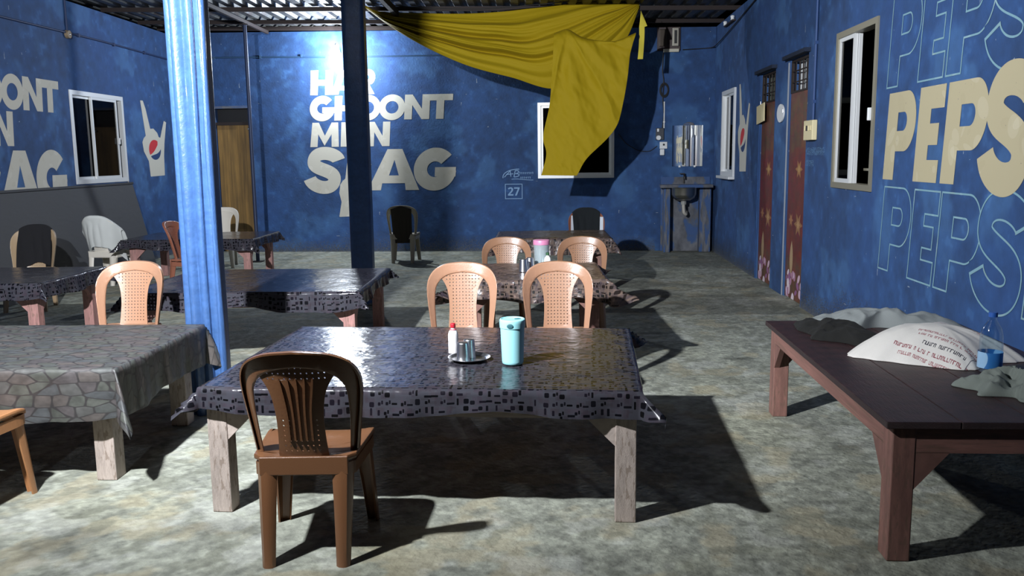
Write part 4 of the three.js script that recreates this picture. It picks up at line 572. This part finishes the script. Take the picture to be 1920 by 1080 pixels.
// ------------------------------------------------------------------ back right corner: basin, mirror, electrics
const onBack = (o) => setAt(o, 'back'), onRight = (o) => setAt(o, 'right');
const backPt = (u, y, z = 0) => { const v = new THREE.Vector3(u, y, z).applyAxisAngle(new THREE.Vector3(0, 1, 0), wallFrame.back.turn); return [v.x - 6.1, v.y, v.z - 14.85]; };
const rightPt = (u, y, z = 0) => { const v = new THREE.Vector3(u, y, z).applyAxisAngle(new THREE.Vector3(0, 1, 0), wallFrame.right.turn); return [v.x + 2.9, v.y, v.z - 14.25]; };
{
  const s = thing('basin_stand', 'blue-grey cement basin stand in the back right corner', 'stand', backPt(8.55, 0), wallFrame.back.turn);
  part('left_pier', box(0.1, 1.04, 0.28, -0.28, 0.52, 0.14, 0.01), concrete, s); part('right_pier', box(0.18, 1.04, 0.2, 0.33, 0.52, 0.105, 0.01), concrete, s); part('splash_panel', box(0.78, 1.2, 0.02, 0.03, 0.6, 0.012), concrete, s);
  part('counter', (() => { const sh = shapeOf(rect(-0.4, -0.2, 0.42, 0.2)), ho = new THREE.Path(); ho.absarc(-0.02, -0.04, 0.228, 0, 7); sh.holes.push(ho); const g = extrude(sh, 0.045); g.rotateX(-Math.PI / 2); g.translate(0, 1.04, 0.22); return g; })(), concrete, s);
  const b = thing('wash_basin', 'round steel wash basin with a drain pipe below the mirror', 'basin', backPt(8.53, 0, 0.26), wallFrame.back.turn);
  part('bowl', lathe([[0.001, 0.83], [0.1, 0.835], [0.17, 0.87], [0.195, 0.93], [0.2, 1.03], [0.225, 1.04], [0.225, 1.046], [0.195, 1.04], [0.19, 0.935], [0.165, 0.88], [0.1, 0.845], [0.001, 0.84]]), steelDull, b);
  part('drain_pipe', tube([[0, 0.84, 0], [0, 0.74, 0], [0.01, 0.64, 0], [0.04, 0.61, -0.02], [0.05, 0.64, -0.1], [0.05, 0.66, -0.22]], 0.028, 30, 12), std({ color: 0xa8a49a, roughness: 0.5 }), b); part('drain_nut', cyl(0.045, 0.045, 0.06, 0, 0.8, 0, 16), std({ color: 0x8d8d88, roughness: 0.5 }), b);
  const t = thing('tap', 'dark metal tap on the wall above the wash basin', 'tap', backPt(8.55, 1.22, 0.024), wallFrame.back.turn);
  part('spout', tube([[0, 0.02, 0], [0, 0.02, 0.07], [0, -0.01, 0.12], [0, -0.05, 0.13]], 0.014, 20), std({ color: 0x3c3a38, roughness: 0.4, metalness: 0.7 }), t); part('riser', cyl(0.012, 0.012, 0.11, 0, -0.065, 0.03, 10), std({ color: 0x3c3a38, roughness: 0.4, metalness: 0.7 }), t); part('handle', box(0.09, 0.016, 0.02, -0.03, 0.035, 0.07, 0.004), std({ color: 0x3c3a38, roughness: 0.4, metalness: 0.7 }), t);
  const m = thing('wall_mirror', 'square frameless mirror above the wash basin', 'mirror', backPt(8.6, 1.695, 0.018), wallFrame.back.turn);
  part('mirror_glass', box(0.48, 0.65, 0.008), std({ color: 0xe4e8ea, roughness: 0.02, metalness: 1 }), m); part('clip', box(0.03, 0.03, 0.016, -0.12, -0.325, 0.004), alu, m); part('clip', box(0.03, 0.03, 0.016, 0.12, -0.325, 0.004), alu, m); part('cement_dab', (() => { const g = new THREE.SphereGeometry(0.09, 16, 8, 0, Math.PI * 2, 0, Math.PI / 2); g.scale(1, 0.6, 0.12); g.translate(0.02, 0.325, -0.004); return g; })(), concrete, m);
  const e = thing('fuse_box', 'dark metal fuse box with pale switch covers high in the back corner', 'fuse box', backPt(8.28, 3.19, 0), wallFrame.back.turn);
  part('back_board', box(0.36, 0.36, 0.05, 0, 0.18, 0.025, 0.004), darkWood, e); part('switch_cover', box(0.12, 0.26, 0.07, -0.09, 0.19, 0.08, 0.008), std({ color: 0x40372e, roughness: 0.3, metalness: 0.4 }), e); part('switch_cover', box(0.1, 0.28, 0.07, 0.1, 0.2, 0.08, 0.008), std({ color: 0x9a968a, roughness: 0.35, metalness: 0.4 }), e); part('switch_lever', box(0.04, 0.2, 0.02, 0.1, 0.2, 0.12, 0.004), blackRubber, e); part('terminal_strip', box(0.24, 0.05, 0.06, 0.04, 0.0, 0.04, 0.005), std({ color: 0xb9b4a4, roughness: 0.5 }), e);
  single('wall_cable', merge([tube([backPt(8.2, 3.16, 0.03), backPt(8.19, 2.9, 0.015), backPt(8.21, 2.72, 0.03), backPt(8.2, 2.45, 0.02), backPt(8.22, 2.2, 0.015), backPt(8.2, 1.98, 0.015)], 0.009, 40), ...[0, 1, 2].map((k) => { const c = backPt(8.22, 2.58, 0.03 + k * 0.008); const g = new THREE.TorusGeometry(0.09 - k * 0.012, 0.006, 8, 28); g.scale(0.8, 1.25, 1); g.rotateY(wallFrame.back.turn); g.translate(...c); return g; })]), blackRubber, 'black cable with a coiled loop running down from the fuse box', 'cable');
  single('white_conduit', merge([cyl(0.012, 0.012, 0.42, 0, 0.21, 0, 10), box(0.03, 0.02, 0.02, 0, 0.1, 0)]), whitePlastic, 'short white conduit above the switch left of the mirror', 'conduit', backPt(8.225, 1.98, 0.014), wallFrame.back.turn);
  const sw = thing('switch_plate', 'dark wall switch with a round knob left of the mirror', 'switch', backPt(8.14, 1.8, 0), wallFrame.back.turn); part('switch_box', box(0.13, 0.19, 0.04, 0.02, 0.09, 0.02, 0.006), std({ color: 0x1e2430, roughness: 0.5 }), sw); part('knob', (() => { const g = cyl(0.035, 0.04, 0.03, 0, 0, 0, 20); g.rotateX(Math.PI / 2); g.translate(0, 0.03, 0.055); return g; })(), whitePlastic, sw); part('toggle', box(0.03, 0.05, 0.02, -0.01, 0.15, 0.05, 0.004), whitePlastic, sw);
  const so = thing('wall_socket', 'small white socket with a plug below the dark switch', 'socket', backPt(8.22, 1.66, 0), wallFrame.back.turn); part('socket_plate', box(0.12, 0.11, 0.03, 0, 0.05, 0.015, 0.006), whitePlastic, so); part('socket_hole', box(0.03, 0.03, 0.006, 0.005, 0.06, 0.031), blackRubber, so); part('plug', box(0.07, 0.1, 0.05, -0.02, -0.06, 0.03, 0.012), whitePlastic, so);
  single('thin_wire', tube([backPt(8.12, 1.7, 0.02), backPt(8.0, 1.62, 0.012), backPt(7.82, 1.63, 0.012), backPt(7.62, 1.75, 0.012), backPt(7.5, 1.9, 0.012)], 0.006, 40), blackRubber, 'thin black wire sagging from the dark switch towards the back window', 'wire');
  single('back_conduit', merge([tube([backPt(0.05, 3.26, 0.016), backPt(1.5, 3.245, 0.016), backPt(2.7, 3.22, 0.016)], 0.013, 20), ...[0.8, 1.6, 2.3].map((u) => { const g = box(0.03, 0.05, 0.03); g.translate(...backPt(u, 3.245, 0.016)); return g; })]), std({ color: 0x22405e, roughness: 0.6 }), 'blue conduit running along the back wall to the glowing bulb', 'conduit');
  single('back_conduit', tube([backPt(2.95, 3.215, 0.014), backPt(5.2, 3.2, 0.014), backPt(7.95, 3.19, 0.014)], 0.011, 30), std({ color: 0x22405e, roughness: 0.6 }), 'blue conduit along the back wall behind the yellow cloth', 'conduit');
  single('left_conduit', merge([tube([[-6.085, 3.24, -14.8], [-6.085, 3.25, -12.5], [-6.085, 3.23, -10.6], [-6.085, 3.21, -8]], 0.013, 40), ...[-13.9, -12.9, -11.9].map((z) => box(0.03, 0.05, 0.03, -6.085, 3.245, z)), cyl(0.012, 0.012, 0.44, -6.087, 3.46, -11.62, 10)]), std({ color: 0x1a2c50, roughness: 0.6 }), 'dark blue conduit running along the left wall above the window', 'conduit');
  { const j = thing('junction_box', 'small round junction box on the left wall conduit', 'junction box', [-6.098, 3.22, -11.62]); part('box_body', (() => { const g = cyl(0.05, 0.055, 0.045, 0, 0, 0, 20); g.rotateZ(-Math.PI / 2); g.translate(0.024, 0, 0); return g; })(), std({ color: 0x7a6a54, roughness: 0.6 }), j); part('cover_screw', (() => { const g = new THREE.SphereGeometry(0.012, 8, 6); g.translate(0.048, 0, 0); return g; })(), steel, j); }
  { const b2 = thing('switch_board', 'cream switch board on the right wall beside the nearer red door', 'switch board', rightPt(5.6, 1.78, 0), wallFrame.right.turn); part('board', box(0.3, 0.19, 0.05, 0, 0, 0.025, 0.008), cream, b2); for (let i = 0; i < 4; i++) part('switch', box(0.035, 0.05, 0.01, -0.1 + i * 0.067, 0.02, 0.053, 0.004), i === 1 ? blackRubber : cream, b2); }
  single('wall_conduit', merge([tube([rightPt(5.66, 1.88, 0.016), rightPt(5.66, 2.5, 0.016), rightPt(5.66, 3.52, 0.016)], 0.013, 20), ...[2.05, 2.6, 3.2].map((y) => { const g = box(0.03, 0.03, 0.03); g.translate(...rightPt(5.66, y, 0.016)); return g; })]), std({ color: 0x24406e, roughness: 0.6 }), 'vertical blue conduit above the cream switch board', 'conduit');
  { const n = thing('notice_board', 'small cream notice hanging beside the farther red door', 'notice', rightPt(3.4, 2.04, 0), wallFrame.right.turn); part('board', box(0.4, 0.22, 0.012, 0, 0, 0.02, 0.004), cream, n); part('nail', cyl(0.006, 0.006, 0.05, 0, 0.12, 0.02, 8), steel, n); n.rotation.z = 0.08; }
  { const n = thing('oval_plaque', 'white oval plaque between the two red doors', 'plaque', rightPt(4.36, 2.0, 0), wallFrame.right.turn); part('plaque', (() => { const g = cyl(0.1, 0.1, 0.014, 0, 0, 0, 28); g.rotateX(Math.PI / 2); g.scale(1.5, 1, 1); g.translate(0, 0, 0.012); return g; })(), whitePlastic, n); part('hook', cyl(0.006, 0.006, 0.03, 0.12, 0.02, 0.02, 8), steel, n); }
  single('corner_wire', merge([tube([backPt(8.5, 3.2, 0.03), backPt(8.95, 3.22, 0.03), rightPt(0.6, 3.26, 0.03), rightPt(1.6, 3.34, 0.025), rightPt(3.2, 3.48, 0.02)], 0.008, 50)]), blackRubber, 'black wire climbing along the right wall from the fuse box to the roof', 'wire');
  { const ii = thing('wire_insulator', 'pair of white insulators on the black wire under the roof at right', 'insulator', rightPt(1.2, 3.42, 0), wallFrame.right.turn); for (const dx of [-0.2, 0.35]) part('insulator', lathe([[0.001, 0], [0.028, 0], [0.022, 0.02], [0.03, 0.045], [0.02, 0.06], [0.001, 0.06]], 16).translate(dx, 0.0, 0.04), whitePlastic, ii); part('rail', box(0.65, 0.02, 0.05, 0.075, -0.01, 0.025), rustIron, ii); }
}
// ------------------------------------------------------------------ leaning board on the left wall
single('loose_cable', tube([[-6.085, 1.27, -13.02], [-6.07, 1.2, -12.99], [-6.05, 1.12, -12.97], [-6.03, 1.02, -12.97]], 0.008, 24), std({ color: 0x8c8478, roughness: 0.6 }), 'short loose cable end hanging below the left wall window', 'cable');
{
  const b = thing('leaning_board', 'large dark grey board leaning on the left wall below the lettering', 'board', [-6.09, 0, -11.2]); const lean = Math.atan2(0.285, 1.25), g = box(0.02, 1.285, 3.8, 0, 0.6425, 0, 0.004); const m = part('panel', g, std({ color: 0x3b3c3f, roughness: 0.75, bumpMap: grainAt(1), bumpScale: 0.002 }), b); m.rotation.z = lean; m.position.x = 0.3;
  const r = part('edge_batten', box(0.025, 0.03, 3.8, 0.014, 1.268, 0), std({ color: 0x26272a, roughness: 0.7 }), b); r.rotation.z = lean; r.position.x = 0.3;
}
renderer.render(scene, camera);
